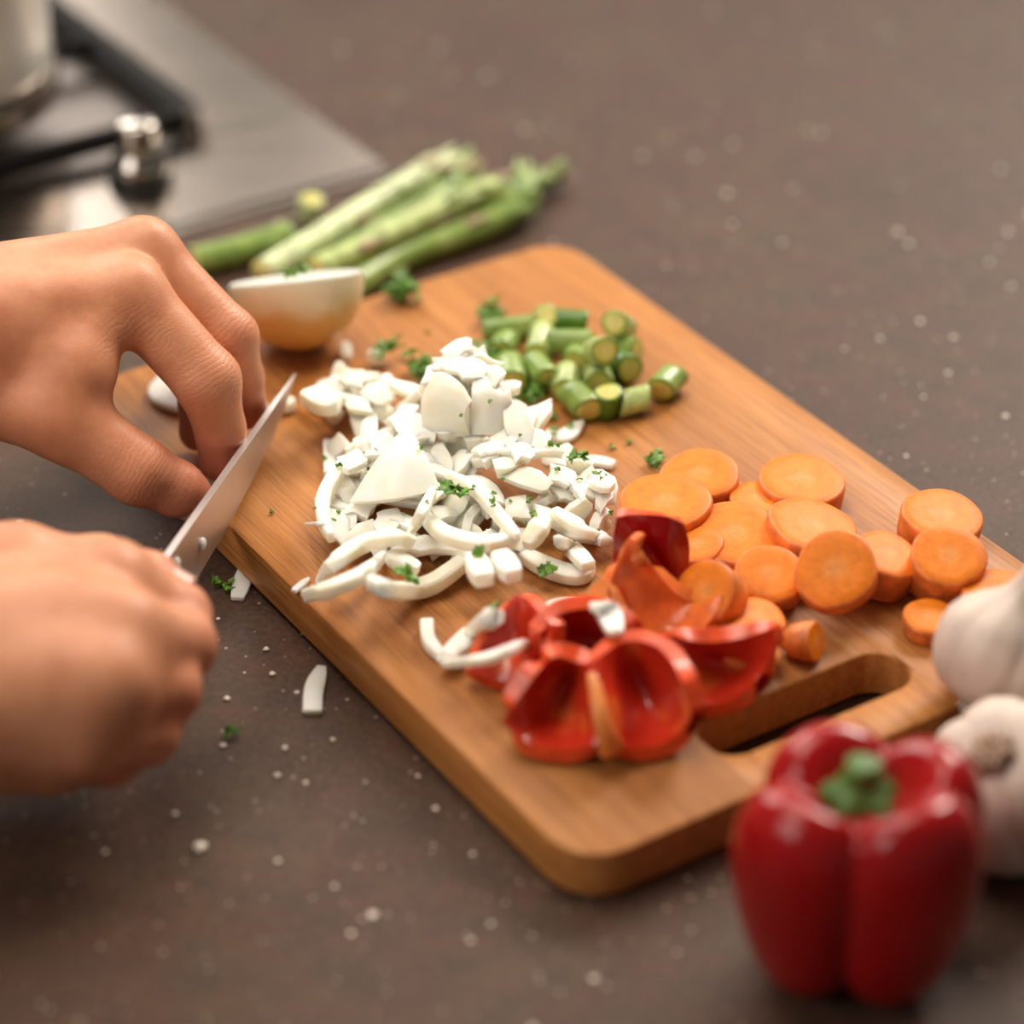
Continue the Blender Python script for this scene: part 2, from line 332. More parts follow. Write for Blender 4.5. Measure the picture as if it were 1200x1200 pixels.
grate = root('pan_support', B(W1, 150, PL), 'black iron pan support resting on the hob beside the steel pan', 'pan support')
def bar(p0, p1, w, h, parent, name='bar', arch=0):
    pts = np.linspace(p0, p1, 8); V, F = sweep(catmull(pts, 10), w, h, 8, power=5); return make(name, V, F, M['iron'], parent=parent, ang=50)
gz = PL + 8
u0, u1, v0, v1 = -640., -200., -320., 149.
for (a, c, w) in (((u1, v0, gz), (u1, v1, gz), 8), ((u1 - 4, v1, gz), (u0, v1, gz), 14), ((u0, v0, gz), (u0, v1, gz), 8), ((u1, v0, gz), (u0, v0, gz), 8)):  # right bar's extra black width stands in for the recess's shaded side
    bar(B(*a), B(*c), w, 10, grate)
for (a, c) in (((-292, v1 - 5, gz + 2), (-292, 70, gz + 3)), ((-345, v1 - 5, gz + 2), (-345, 80, gz + 3)), ((u1 - 4, -60, gz + 2), (-300, -60, gz + 3)), ((-540, v1 - 5, gz + 2), (-540, 60, gz + 3)), ((-420, v0 + 5, gz + 2), (-420, -120, gz + 3))):
    bar(B(*a), B(*c), 7, 9, grate, 'finger')
for (u, v) in ((u1, v1), (u1, v0), (u0, v1), (u0, v0)):
    V, F = lathe([(0.3, 0), (5, 0), (5.5, 4), (5.5, 11), (4, 12.6), (.3, 12.8)], 16, center=B(u, v, PL)); make('foot', V, F, M['chrome'], parent=grate, ang=40)

# saucepan standing on the pan support
pc = P(-85, 112, 24); pc[2] = 22.0
pan = root('saucepan', pc, 'shiny steel saucepan standing on the pan support at upper left', 'pan')
V, F = lathe([(0.5, 15), (52, 15), (55.5, 16.5), (56.8, 20), (57, 40), (57, 110), (58.5, 112), (55, 112), (55, 20), (0.5, 18)], 64, center=pc, caps=False); make('pan_body', V, F, M['pot'], parent=pan, ang=50)
V, F = lathe([(0.5, 0), (56, 0), (59, 2), (59.5, 11), (58, 14), (53, 15), (.5, 15)], 64, center=pc, caps=False); make('pan_base', V, F, M['steel'], parent=pan, ang=50)
hp = catmull([pc + np.array([-56, -6, 95]), pc + np.array([-110, -14, 104]), pc + np.array([-210, -30, 112])], 14)
V, F = sweep(hp, 18, 9, 10); make('pan_handle', V, F, M['pot'], parent=pan)

# ---------------------------------------------------------------- chopping board of bamboo strips with a slot handle
BU, BV, BT, BZ = 332.0, 216.0, 17.4, 0.6
def umin(v, d):
    r = 17.0; v = min(max(v, d), BV - d); c = r
    if v < c: return c - math.sqrt(max(0, (r - d) ** 2 - (c - v) ** 2)) if (c - v) < r - d else c
    if v > BV - c: q = v - (BV - c); return c - math.sqrt(max(0, (r - d) ** 2 - q * q)) if q < r - d else c
    return d
def umax(v, d): return BU - umin(v, d)
SU, SR, SV0, SV1 = 304.3, 10.2, 65.5, 144.5
def slot(v, d):
    r = SR + d; a, c = SV0 + SR, SV1 - SR
    if v < a: q = a - v
    elif v > c: q = v - c
    else: q = 0
    return math.sqrt(max(0, r * r - q * q)) if q < r else 0.0
board = root('chopping_board', B(0, 0, 0), 'honey-brown bamboo chopping board with rounded corners and a handle slot', 'chopping board')
board.rotation_euler = (0, 0, YAW)
LAY = [(1.6, BZ), (0.0, BZ + 1.6), (0.0, BT - 0.8), (0.35, BT), (1.4, BT + BZ)]
def strip(v0, v1, ulo, uhi, n):
    """one strip between two outlines; ulo/uhi are functions of (v, inset)"""
    V = []
    vs = np.linspace(v0, v1, n)
    for d, z in LAY:
        dd = d
        vv = [min(max(v, dd), BV - dd) for v in vs]
        V += [(ulo(v, d), w, z) for v, w in zip(vs, vv)] + [(uhi(v, d), w, z) for v, w in zip(vs[::-1], vv[::-1])]
    m = 2 * n; F = grid_faces(len(LAY), m, True); F.append(tuple(range(m))[::-1]); F.append(tuple((len(LAY) - 1) * m + k for k in range(m)))
    V = np.array(V, float); c = (V.min(0) + V.max(0)) / 2
    me = bpy.data.meshes.new('strip'); me.from_pydata(((V - c) * MM).tolist(), [], F); me.materials.append(M['bamboo'])
    me.polygons.foreach_set('use_smooth', np.full(len(me.polygons), True)); me.set_sharp_from_angle(angle=math.radians(35))
    o = bpy.data.objects.new('strip', me); COL.objects.link(o); o.parent = board; o.location = Vector(c * MM); return o
NB = 11; edges = np.linspace(0, BV, NB + 1)
cuts = sorted(set([float(e) for e in edges] + [SV0, SV1]))
for v0, v1 in zip(cuts, cuts[1:]):
    curved = v0 < 17 or v1 > BV - 17 or (v0 < SV0 + SR + 1 and v1 > SV0 - 1) or (v0 < SV1 + 1 and v1 > SV1 - SR - 1); n = 14 if curved else 3
    if v0 >= SV0 - 1e-6 and v1 <= SV1 + 1e-6:
        strip(v0, v1, umin, lambda v, d: SU - slot(v, d), n); strip(v0, v1, lambda v, d: SU + slot(v, d), umax, n)
    else: strip(v0, v1, umin, umax, n)
TOP = BT + BZ
ii, jj = np.meshgrid(np.arange(HNX), np.arange(HNY), indexing='ij'); xx = HX0 + (ii + .5) * CELL - L0[0]; yy = HY0 + (jj + .5) * CELL - L0[1]
uu = xx * EU[0] + yy * EU[1]; vv = xx * EV[0] + yy * EV[1]
HM[(uu > 0) & (uu < BU) & (vv > 0) & (vv < BV)] = TOP

# ---------------------------------------------------------------- carrot slices
def tilt_axes(n):
    n = nrm(n); a = nrm(np.cross((0, 1, 0.01) if abs(n[1]) < .9 else (1, 0, 0), n)); return a, np.cross(n, a), n
def set_rad(o, vals):
    at = o.data.attributes.new('rad', 'FLOAT', 'POINT'); at.data.foreach_set('value', np.asarray(vals, dtype=np.float32))
def carrot(px, py, rmm, thick, n, label, seed, squash=1.0, name='carrot_slice', z=30, lift=0):
    r = np.random.default_rng(seed); a, b2, nn = tilt_axes(n); N = 36; ph = r.uniform(0, 6.28, 3)
    c0 = P(px, py, z); rings = [(0.0, 0), (.18, .0), (.4, .05), (.7, .0), (.95, .0), (1.0, -.45), (1.015, -1.2), (1.0, -thick + 1), (.95, -thick), (.5, -thick), (0.0, -thick)]
    V, rad = [], []
    for q, h in rings:
        for k in range(N):
            th = 2 * math.pi * k / N; wob = 1 + .025 * math.sin(2 * th + ph[0]) + .02 * math.sin(3 * th + ph[1]) + .012 * math.sin(5 * th + ph[2])
            V.append(c0 + a * q * rmm * wob * math.cos(th) + b2 * q * rmm * wob * squash * math.sin(th) + nn * h); rad.append(min(1, q))
    F = grid_faces(len(rings), N, True); mi = [0 if (i // N) in (0, 1, 2, 3, 8, 9) else 1 for i in range(len(F))]
    V = rest(V, F, TOP + lift); o = make(name, V, F, [M['carrot_face'], M['carrot_peel']], mi, ang=55, label=label, cat='carrot slice', group='carrot slices on the board'); set_rad(o, rad); return o
Z = (0, 0, 1)
CAR = [
 (940, 560, 15.4, 7.5, (.05, -.03, 1), 'round carrot slice alone at the back, nearest the board far edge, with white-streaked core'),
 (890, 582, 10.5, 6, (.05, .02, 1), 'small flat carrot slice tucked between the two back rows of slices'),
 (820, 554, 13.6, 7, (-.06, -.15, 1), 'carrot slice at the back left of the carrots, leaning on its neighbour'),
 (779, 586, 15.4, 6, (-.05, -.10, 1), 'broad carrot slice directly behind the dark red pepper piece'),
 (1105, 601, 14.4, 9, (.10, -.05, 1), 'carrot slice lying half over the far edge of the board'),
 (953, 614, 15.4, 9, (.16, -.03, 1), 'carrot slice in the middle resting on the slice below, pale core'),
 (815, 637, 9.5, 8, (-.1, -.1, 1), 'carrot slice mostly hidden behind the dark red pepper piece'),
 (861, 623, 15.8, 8, (-.06, -.14, 1), 'large bright carrot slice in the centre of the carrot group'),
 (1040, 648, 11.6, 10, (.22, -.10, 1), 'thick carrot chunk wedged between two tilted slices'),
 (902, 671, 11.4, 7, (-.05, -.38, 1), 'small deep orange carrot slice leaning toward the front centre'),
 (978, 666, 13.6, 6.5, (-.25, -.58, .9), 'deep orange carrot slice standing steeply on its edge'),
 (1112, 650, 12.4, 12, (.02, -.36, 1), 'thick deep orange carrot chunk in front of the slice at the board edge'),
 (1172, 692, 12.0, 8, (.05, -.1, 1), 'carrot slice partly hidden behind the upper garlic bulb'),
 (1090, 721, 8.8, 5, (.0, -.12, 1), 'smallest round carrot slice lying alone near the handle slot'),
 (826, 692, 10.6, 10, (-.55, -.55, .75), 'thick carrot slice on edge beside the red pepper strips'),
 (885, 721, 10.2, 6, (.08, -.02, 1), 'pale flat carrot slice in front of the deep orange pair'),
 (876, 758, 10.4, 7, (.1, .0, 1), 'carrot slice half hidden behind the right pepper boat'),
]
CLIFT = {3: 6.5, 10: 4.5, 5: 2.0, 14: 1}
for i, (px, py, r, t, n, lab) in enumerate(CAR): carrot(px, py, r, t * 1.2, n, lab, 100 + i, lift=CLIFT.get(i, 0))
# the end of the carrot
def carrot_end():
    ax = nrm((.75, -.35, .25)); c = P(948, 738, 24); prof = [(.4, -9), (3.2, -8.2), (5.4, -5.5), (6.4, -1.5), (6.6, 2.2), (6.2, 2.8), (3, 2.9), (.3, 2.9)]
    V, F = lathe(prof, 24, center=c, axis=ax); mi = [1 if i < 4 * 24 else 0 for i in range(len(F))]; mi[-2] = 1; V = rest(V, F)
    o = make('carrot_end', V, F, [M['carrot_face'], M['carrot_peel']], mi, ang=50, label='small pointed carrot end lying alone near the handle slot', cat='carrot end'); set_rad(o, [min(1, p[0] / 6.6) for p in prof for _ in range(24)])
carrot_end()

# ---------------------------------------------------------------- chopped asparagus
def asp_piece(px, py, length, r, d, label, mat='asp_skin', seed=0, z=24, bendv=None, squash=1.0, group='cut asparagus pieces on the board', name='asparagus_piece', floor=None, lift=0):
    floor = TOP if floor is None else floor
    rr = np.random.default_rng(seed); ax = nrm(d); N = 20; c = P(px, py, z); ph = rr.uniform(0, 6.28)
    k1, k2 = rr.uniform(-.25, .25, 2); prof = [(0, -.5), (.55, -.5), (.93, -.5), (1.0, -.47), (1.0, -.2), (1.0, .1), (1.0, .35), (1.0, .47), (.93, .5), (.55, .5), (0, .5)]
    e1, e2, _ = tilt_axes(ax); V, rad = [], []
    for q, h in prof:
        for k in range(N):
            th = 2 * math.pi * k / N; wob = 1 + .04 * math.sin(3 * th + ph)
            slant = (k1 * math.cos(th) + k2 * math.sin(th)) * r * q * (1 if abs(h) > .4 else abs(h))
            bow = 0 if bendv is None else (0.25 - h * h) * 4
            V.append(c + e1 * q * r * wob * math.cos(th) + e2 * q * r * wob * squash * math.sin(th) + ax * (h * length + slant) + (0 if bendv is None else np.array(bendv) * bow)); rad.append(min(q, 1))
    F = grid_faces(len(prof), N, True); mi = [1 if 2 <= (i // N) <= 7 else 0 for i in range(len(F))]
    V = rest(V, F, floor + lift); o = make(name, V, F, [M['asp_face'], M[mat]], mi, ang=50, label=label, cat='asparagus piece', group=group); set_rad(o, rad); return o
ASP = [  # px, py, length, radius, axis, material, label
 (637, 376, 13, 4.6, (.1, -.4, .5), 'asp_pale', 'asparagus piece standing on end at the back of the pile'),
 (668, 377, 13, 4.8, (1, -.15, .0), 'asp_dark', 'dark green asparagus piece lying crosswise at the back of the pile'),
 (604, 384, 24, 4.2, (1, .12, .05), 'asp_skin', 'longest olive asparagus piece lying crosswise at the back left'),
 (726, 382, 12, 5.0, (-.3, -.6, .5), 'asp_pale', 'pale asparagus piece leaning at the right back of the pile'),
 (670, 400, 17, 4.6, (1, -.2, .1), 'asp_skin', 'asparagus piece lying crosswise in the middle of the pile'),
 (733, 408, 10, 4.5, (.8, -.5, .2), 'asp_skin', 'short asparagus piece at the right edge of the pile'),
 (590, 405, 11, 4.8, (-.35, -1, .1), 'asp_skin', 'asparagus piece at the left of the pile showing a round yellow end'),
 (633, 404, 16, 5.2, (-.15, -1, -.1), 'asp_pale', 'whitish ridged asparagus piece in the middle left of the pile'),
 (704, 411, 12, 5.2, (.3, -1, .55), 'asp_pale', 'yellowish pale asparagus piece on top of the pile right of centre'),
 (676, 419, 10, 4.8, (-.15, -1, .15), 'asp_skin', 'asparagus piece with a round face in the centre of the pile'),
 (728, 426, 12, 5.2, (.6, -1, .1), 'asp_dark', 'asparagus piece with a white cut end at the right of the pile'),
 (598, 437, 15, 5.4, (.1, -1, -.02), 'asp_skin', 'asparagus piece at the front left corner pointing at the onion heap'),
 (633, 435, 14, 5.3, (.45, -1, -.02), 'asp_skin', 'asparagus piece second from the left in the front row'),
 (700, 441, 13, 5.4, (.1, -1, .05), 'asp_pale', 'light green asparagus piece behind the short front pair'),
 (664, 448, 13, 5.0, (-.1, -1, -.05), 'asp_pale', 'asparagus piece with a pale lit top in the front row'),
 (711, 471, 11, 5.0, (.1, -.25, 1), 'asp_dark', 'short asparagus piece standing upright at the front of the pile'),
 (743, 470, 11, 4.6, (1, .35, .1), 'asp_pale', 'short light green piece lying at the right front of the pile'),
 (680, 470, 14, 5.4, (.5, -1, -.05), 'asp_skin', 'frontmost asparagus piece of the pile, nearest the loose onion leaf'),
 (782, 449, 12, 5.2, (-.55, -1, -.02), 'asp_skin', 'single asparagus piece lying apart to the right of the pile'),
]
ALIFT = {1: 3, 3: 4, 4: 5, 8: 9, 9: 2}
for i, (px, py, ln, r, d, m, lab) in enumerate(ASP): asp_piece(px, py, ln, r * 1.05, d, lab, m, 300 + i, lift=ALIFT.get(i, 0))

# ---------------------------------------------------------------- chopped onion
def petal_variant(seed, lx, ly, R, t, point=0.0):
    """piece of onion layer: curved slab, outline lx by ly, radius R, thickness t"""
    r = np.random.default_rng(seed); n, m = 5, 4; top, bot = [], []
    jx = r.uniform(-.12, .12, (n, m)); jy = r.uniform(-.12, .12, (n, m)); sk = r.uniform(-.35, .35)
    for i in range(n):
        for j in range(m):
            s, w = (i / (n - 1) - .5), (j / (m - 1) - .5); edge = (i in (0, n - 1)) or (j in (0, m - 1))
            taper = 1 - point * abs(s) * 2
            x = lx * (s + (jx[i, j] if edge else 0) + sk * w); y = ly * (w * taper + (jy[i, j] if edge else 0) * .6)
            for lst, RR in ((top, R), (bot, R - t)):
                lst.append((x * RR / R, y * RR / R, math.sqrt(max(1, RR * RR - (x * x + y * y) * (RR / R) ** 2 * .8)) - R + t / 2))
    V = np.array(top + bot); q = grid_faces(n, m); o = n * m; F = list(q) + [tuple(o + a for a in f[::-1]) for f in q]
    ring = [j for j in range(m)] + [i * m + m - 1 for i in range(1, n)] + [(n - 1) * m + j for j in range(m - 2, -1, -1)] + [i * m for i in range(n - 2, 0, -1)]
    for a, b2 in zip(ring, ring[1:] + ring[:1]): F.append((a, b2, o + b2, o + a))
    return V - V.mean(0), F
VARS = []
for k, (lx, ly, R, t, pt) in enumerate([(9, 8, 16, 4.0, 0), (11, 8, 16, 3.6, 0), (12, 9, 18, 3.4, .2), (8, 8, 16, 5.0, 0), (13, 10, 18, 3.2, .3), (15, 10, 20, 3.0, .3), (17, 11, 20, 3.0, .5), (18, 8, 22, 3.0, .6), (21, 10, 22, 2.8, .7), (21, 14, 24, 2.8, .4)]):
    V, F = petal_variant(40 + k, lx, ly, R, t, pt); me = bpy.data.meshes.new('onion_piece'); me.from_pydata((V * MM).tolist(), [], F); me.materials.append(M['onion'])
    me.polygons.foreach_set('use_smooth', np.full(len(me.polygons), True)); me.set_sharp_from_angle(angle=math.radians(48)); VARS.append((me, V, F))
def rotm(e): return np.array(Euler(e).to_matrix())
def onion_piece(k, pos, eul, label, group=None, z=None, name='onion_piece'):
    me, V, F = VARS[k]; Rm = rotm(eul); W2 = V @ Rm.T + np.asarray(pos, float)
    if z is None: W3 = rest(W2, F)
    else: W3 = W2; claim(W3, F)
    o = bpy.data.objects.new(name, me); COL.objects.link(o); o.rotation_euler = eul; o.location = Vector((W3.mean(0) - (V @ Rm.T).mean(0)) * MM)
    return tag(o, label, 'onion piece', group)
BL = [(545, 528, 38, 17), (572, 548, 24, 19), (640, 598, 15, 19), (600, 590, 20, 20), (420, 490, 11, 16), (455, 500, 13, 16), (500, 560, 17, 20), (680, 610, 11, 14), (470, 628, 8, 20), (420, 630, 6, 16), (560, 640, 8, 20), (520, 600, 14, 18)]
BLW = [(P(px, py, 18), h, sg) for px, py, h, sg in BL]
def heap(x, y): return max(h * math.exp(-((x - c[0]) ** 2 + (y - c[1]) ** 2) / (2 * sg * sg)) for c, h, sg in BLW)
def inpoly(x, y, poly):
    ins = False; n = len(poly)
    for i in range(n):
        x0, y0 = poly[i][:2]; x1, y1 = poly[(i + 1) % n][:2]
        if (y0 > y) != (y1 > y) and x < (x1 - x0) * (y - y0) / (y1 - y0) + x0: ins = not ins
    return ins
FOOT = [P(px, py, 18) for px, py in ((378, 462), (430, 462), (485, 505), (520, 520), (600, 520), (640, 545), (700, 575), (715, 610), (705, 640), (650, 635), (620, 662), (590, 672), (540, 668), (470, 664), (410, 660), (385, 628), (388, 600), (400, 560), (395, 520), (372, 488))]
bx = [min(p[0] for p in FOOT), max(p[0] for p in FOOT), min(p[1] for p in FOOT), max(p[1] for p in FOOT)]
count = 0; tries = 0
while count < 285 and tries < 6000:
    tries += 1; cand = []
    while len(cand) < 5:
        x = rng.uniform(bx[0], bx[1]); y = rng.uniform(bx[2], bx[3])
        if inpoly(x, y, FOOT): i, j = cells(np.array([[x, y, 0]])); cand.append((heap(x, y) + TOP - HM[i, j][0], x, y))
    df, x, y = max(cand)
    if df < .3: continue
    k = int(rng.choice(10, p=[.12, .12, .12, .12, .12, .12, .10, .08, .05, .05] if count > 40 else [0, 0, .1, 0, .1, .1, .2, .1, .15, .25])); tl = .4 if df > 8 else .8
    me, V, F = VARS[k]; e = (rng.normal(0, tl), rng.normal(0, tl), rng.uniform(0, 6.28)); W2 = V @ rotm(e).T + np.array([x, y, 40.])
    W2[:, 2] += settle(W2, F); low = W2[:, 2].min(); W2[:, 2] -= min(3.2, max(0, low - TOP))          # pieces nest into each other
    if W2[:, 2].max() - TOP > heap(x, y) + 6.5: continue
    claim(W2, F); o = bpy.data.objects.new('onion_piece', me); COL.objects.link(o); o.rotation_euler = e; o.location = Vector((W2.mean(0) - (V @ rotm(e).T).mean(0)) * MM)
    c = W2.mean(0) - CAM; qx, qy = 600 + FPX * (c @ RT) / (c @ FW), 600 - FPX * (c @ UP) / (c @ FW)
    place = ('in the loose clump at the upper left of the heap' if qx < 485 and qy < 520 else 'near the crown of the heap' if qy < 530 and qx < 605 else
             'on the left side of the heap around the large petal' if qx < 500 and qy < 615 else 'on the right flank of the heap toward the carrots' if qx > 600 else
             'among the curved slices at the front of the heap' if qy > 615 else 'in the middle of the heap')
    kd = 'small diced onion bit' if k in (0, 1, 3) else 'medium onion chunk' if k in (2, 4, 5) else 'large flat onion flake'
    tag(o, kd + ' ' + place, 'onion piece', kd + 's ' + place); count += 1
print('heap pieces', count, tries)

def onion_strip(pts, wid, hei, label, drape=True, lift=0.0, name='onion_slice', group='curved onion slices', n=22, taper=(.5, .5), z0=TOP, cat='onion slice', upv=(0, 0, 1)):
    """slice following points of the photograph; rests on the heap under it"""
    Q = catmull([P(p[0], p[1], z0 + (p[2] if len(p) > 2 else 0) + 3) for p in pts], n)
    if drape and z0 > 1:
        for _ in range(3):
            i, j = cells(Q); hz = HM[i, j]; hz = np.array([hz[max(0, k - 2):k + 3].max() for k in range(n)]); 
            for _s in range(9): hz = np.convolve(np.r_[hz[0], hz, hz[-1]], [.25, .5, .25], 'valid')
            hz = np.maximum(hz, HM[i, j]) + hei / 2 + lift
            d = (Q - CAM); Q = Q + d / d[:, 2:3] * (hz - Q[:, 2])[:, None]
    s = np.linspace(0, 1, n); w = np.array([wid * (1 - (1 - taper[0]) * max(0, 1 - q / .45) ** 2 - (1 - taper[1]) * max(0, 1 - (1 - q) / .45) ** 2) for q in s])
    h = .82 * hei * (.7 + .3 * w / wid)
    V, F = sweep(Q, w, h, 8, upv=upv, flat=True); 
    if z0 < 1: V = rest(V, F, 0)
    elif drape: claim(V, F)
    else: V = rest(V, F)
    return make(name, V, F, M['onion'], ang=38, label=label, cat=cat, group=group)
def onion_petal(rows, t, label, name='onion_petal', rested=False, flip=False):
    V, F, mi = shell([[P(*p) for p in r] for r in rows], t, 12, 10, flip)
    if rested: V = rest(V, F)
    else: claim(V, F)
    return make(name, V, F, M['onion'], ang=50, label=label, cat='onion petal', group='large onion petals')
def tri_petal(A, Bp, Cp, bulge):
    A, Bp, Cp = P(*A), P(*Bp), P(*Cp); n = nrm(np.cross(Bp - A, Cp - A)); n = n if n @ (CAM - A) > 0 else -n; rows = []
    for s in (0.03, .25, .5, .75, 1.0):
        rows.append([A + (Bp - A) * s * (1 - w) + (Cp - A) * s * w + n * bulge * (math.sin(math.pi * w) * s ** .7 + .45 * math.sin(math.pi * s)) + (nrm(Bp + Cp - 2 * A) * 5 * math.sin(math.pi * w) if s > .9 else 0) for w in (0, .25, .5, .75, 1)])
    return rows
V, F, mi = shell(tri_petal((477, 510, 43), (415, 592, 30), (512, 576, 33), 6.0), 2.6, 16, 14); claim(V, F)
make('onion_petal', V, F, M['onion'], ang=50, cat='onion petal', group='large onion petals', label='large smooth triangular onion petal on the left face of the heap')
onion_petal([[(506, 462, 49), (518, 441, 55), (536, 449, 55), (548, 470, 51)], [(500, 476, 46), (518, 466, 51), (536, 470, 51), (550, 484, 48)], [(500, 508, 37), (518, 506, 39), (538, 508, 39), (552, 510, 37)]], 2.8, 'ragged onion petal crowning the very top of the heap')
onion_petal([[(556, 452, 52), (570, 447, 53), (584, 462, 51), (592, 456, 50)], [(553, 472, 49), (570, 468, 50), (586, 474, 48), (594, 474, 47)], [(550, 508, 38), (570, 508, 39), (588, 508, 38), (600, 504, 37)]], 2.8, 'second ragged onion petal at the top of the heap, right of the crowning one')
onion_petal([[(588, 470, 47), (603, 476, 46), (612, 486, 44)], [(590, 500, 43), (608, 503, 42), (622, 512, 38)], [(596, 528, 38), (612, 530, 37), (630, 530, 34)]], 2.8, 'pointed onion petal on the right shoulder of the heap')
onion_strip([(421, 532), (398, 550), (379, 585), (380, 612), (388, 630)], 5.0, 6, 'curved onion slice bowing out at the far left of the heap')
onion_strip([(455, 528), (430, 536), (405, 552)], 6.0, 4, 'short onion slice left of the large triangular petal', lift=1)
onion_strip([(376, 684), (392, 660), (425, 638), (462, 630), (484, 636)], 5.6, 6, 'broad arched onion slice at the lower left of the heap')
onion_strip([(362, 697), (388, 690), (424, 674), (452, 650)], 5.0, 6, 'straightish onion slice with a square end, frontmost at the lower left', taper=(1, .3))
onion_strip([(432, 682), (462, 692), (503, 686), (542, 660)], 6.4, 7, 'thick smiling onion slice along the front of the heap', taper=(.4, .8))
onion_strip([(492, 600), (522, 626), (566, 637), (606, 630)], 6.0, 6, 'long thick onion slice forming the lower half of the loop on the heap', lift=2)
onion_strip([(524, 556), (557, 574), (590, 610), (607, 630)], 4.2, 5, 'narrow onion slice forming the upper half of the loop on the heap', lift=3)
onion_strip([(508, 574), (494, 602), (478, 628)], 3.8, 4, 'thin onion sliver crossing below the triangular petal', lift=3, taper=(.7, .2))
onion_strip([(600, 642), (640, 664), (676, 674), (690, 664)], 7.5, 6, 'flat curved onion slice at the right front of the heap', taper=(.5, .7))
onion_strip([(690, 664), (672, 645), (652, 632)], 6.0, 5, 'rounded onion slice joining the flat one at the right front', taper=(.8, .4), lift=1)
onion_strip([(556, 655), (568, 680)], 8, 7, 'stubby onion chunk hanging at the front middle of the heap', taper=(.8, .8), n=8)
onion_strip([(586, 652), (602, 676)], 8, 7, 'rounded onion chunk at the front beside the stubby one', taper=(.8, .7), n=8)
onion_strip([(455, 652), (490, 668)], 7, 6, 'short onion slice behind the smiling slice', n=8)
onion_strip([(640, 605), (618, 640)], 7, 6, 'short upright onion slice at the right of the loop', n=8, lift=1)
onion_strip([(650, 600), (690, 625), (716, 636)], 6, 5, 'long tapering onion slice pointing at the dark red pepper piece', taper=(.6, .3), lift=1)
onion_strip([(640, 508), (660, 512), (683, 494)], 7, 3.4, 'notched onion leaf lying alone below the asparagus', taper=(.6, .2), group=None)
onion_strip([(678, 540), (700, 541), (720, 545)], 5.2, 3.4, 'flat straight onion piece lying to the right of the heap', taper=(.7, .7), group=None)
onion_strip([(693, 563), (718, 572)], 7, 4, 'small onion chunk with a parsley fleck right of the heap', taper=(.7, .6), n=8, group=None)
onion_strip([(365, 462), (382, 472), (398, 474)], 11, 8, 'chunky onion block at the upper left end of the heap', taper=(.9, .5), n=10, group=None)
onion_strip([(386, 518), (387, 556)], 4.6, 3.5, 'small rectangular onion piece standing apart left of the heap', taper=(1, 1), n=8, group=None)
onion_strip([(344, 693), (362, 678)], 2.6, 2, 'tiny onion sliver at the board edge left of the slices', taper=(.8, .3), n=8, group=None)
onion_strip([(358, 614), (380, 613)], 1.8, 1.5, 'hair-thin onion sliver poking out left of the heap', taper=(.2, .8), n=8, group=None)
onion_strip([(197, 440), (188, 462), (212, 478)], 9, 4, 'white onion slice on the board seen between thumb and fingers', taper=(.5, .6), n=12, group=None)
onion_strip([(404, 404), (406, 420)], 5, 5, 'small round onion bit alone near the half onion', n=8, group=None)
onion_strip([(432, 420), (451, 419)], 6, 6, 'onion cube beside the small parsley leaf near the half onion', taper=(1, 1), n=8, group=None)
onion_strip([(322, 474), (346, 474)], 7, 6, 'onion chunk on the board just behind the knife tip', n=8, group=None)
onion_strip([(232, 566), (258, 560), (284, 562)], 10, 9, 'white onion end pinched between thumb and index finger', n=12, taper=(.7, .7), group=None)
onion_strip([(290, 662), (278, 702)], 6.2, 2.4, 'onion leaf fallen on the worktop against the board edge', taper=(.7, .7), n=10, z0=0, group=None)
onion_strip([(377, 782), (368, 808), (366, 835)], 6.4, 2.6, 'bottle-shaped onion piece lying alone on the worktop', taper=(.5, 1), n=10, z0=0, group=None)

# ---------------------------------------------------------------- red pepper pieces
def pepper_piece(rows, t, label, flip=False, name='pepper_piece', nu=26, nv=20, mats=('pepper_in', 'pepper', 'pepper_cut'), rested=False, parent=None):
    rw = [[P(*p) for p in r] for r in rows]; m, k = len(rows) // 2, len(rows[0]) // 2
    nn = np.cross(rw[m][k] - rw[m][k - 1], rw[m][k] - rw[m - 1][k]); flip = bool(nn @ (CAM - rw[m][k]) < 0)
    V, F, mi = shell(rw, t, nu, nv, flip)
    low = V[:, 2].min()
    if low < TOP + .1: V[:, 2] += TOP + .1 - low
    claim(V, F)
    return make(name, V, F, [M[m] for m in mats], mi, ang=60, label=label, cat='pepper piece', group=None)
# upright dark skin piece
pepper_piece([[(722, 606, 52), (745, 603, 54), (780, 605, 54), (802, 614, 50)], [(719, 630, 43), (748, 632, 45.5), (782, 636, 45.5), (808, 640, 41)], [(719, 655, 33.5), (748, 660, 36), (782, 666, 36), (806, 668, 32)], [(724, 682, 23), (750, 692, 24.5), (776, 698, 24.5), (796, 694, 22)]], 4.5,
             'dark red pepper piece with shiny skin outward, standing before the carrots', mats=('pepper', 'pepper_in', 'pepper_cut'))
# orange-fleshed piece with a spike and a curled red rim
pepper_piece([[(728, 652, 44), (737, 641, 48), (747, 648, 47), (758, 664, 42)], [(720, 678, 39), (740, 674, 38), (762, 688, 34), (792, 706, 30)], [(712, 706, 33), (742, 708, 30), (772, 720, 25), (824, 716, 28)], [(716, 734, 28), (750, 741, 23), (788, 746, 20), (842, 706, 33)], [(732, 758, 26), (764, 764, 22), (806, 760, 22), (848, 720, 30)]], 4.6,
             'upright pepper strip with orange flesh and a curled red rim beside the carrots', mats=('pepper_flesh', 'pepper', 'pepper_flesh'))
pepper_piece([[(690, 690, 36), (706, 678, 40), (724, 690, 38)], [(690, 715, 30), (712, 708, 33), (738, 716, 32)], [(700, 740, 26), (722, 738, 27), (750, 750, 26)]], 4.6, 'pale orange pepper rib curling up behind the onion strip', mats=('pepper_rib', 'pepper', 'pepper_cut'))
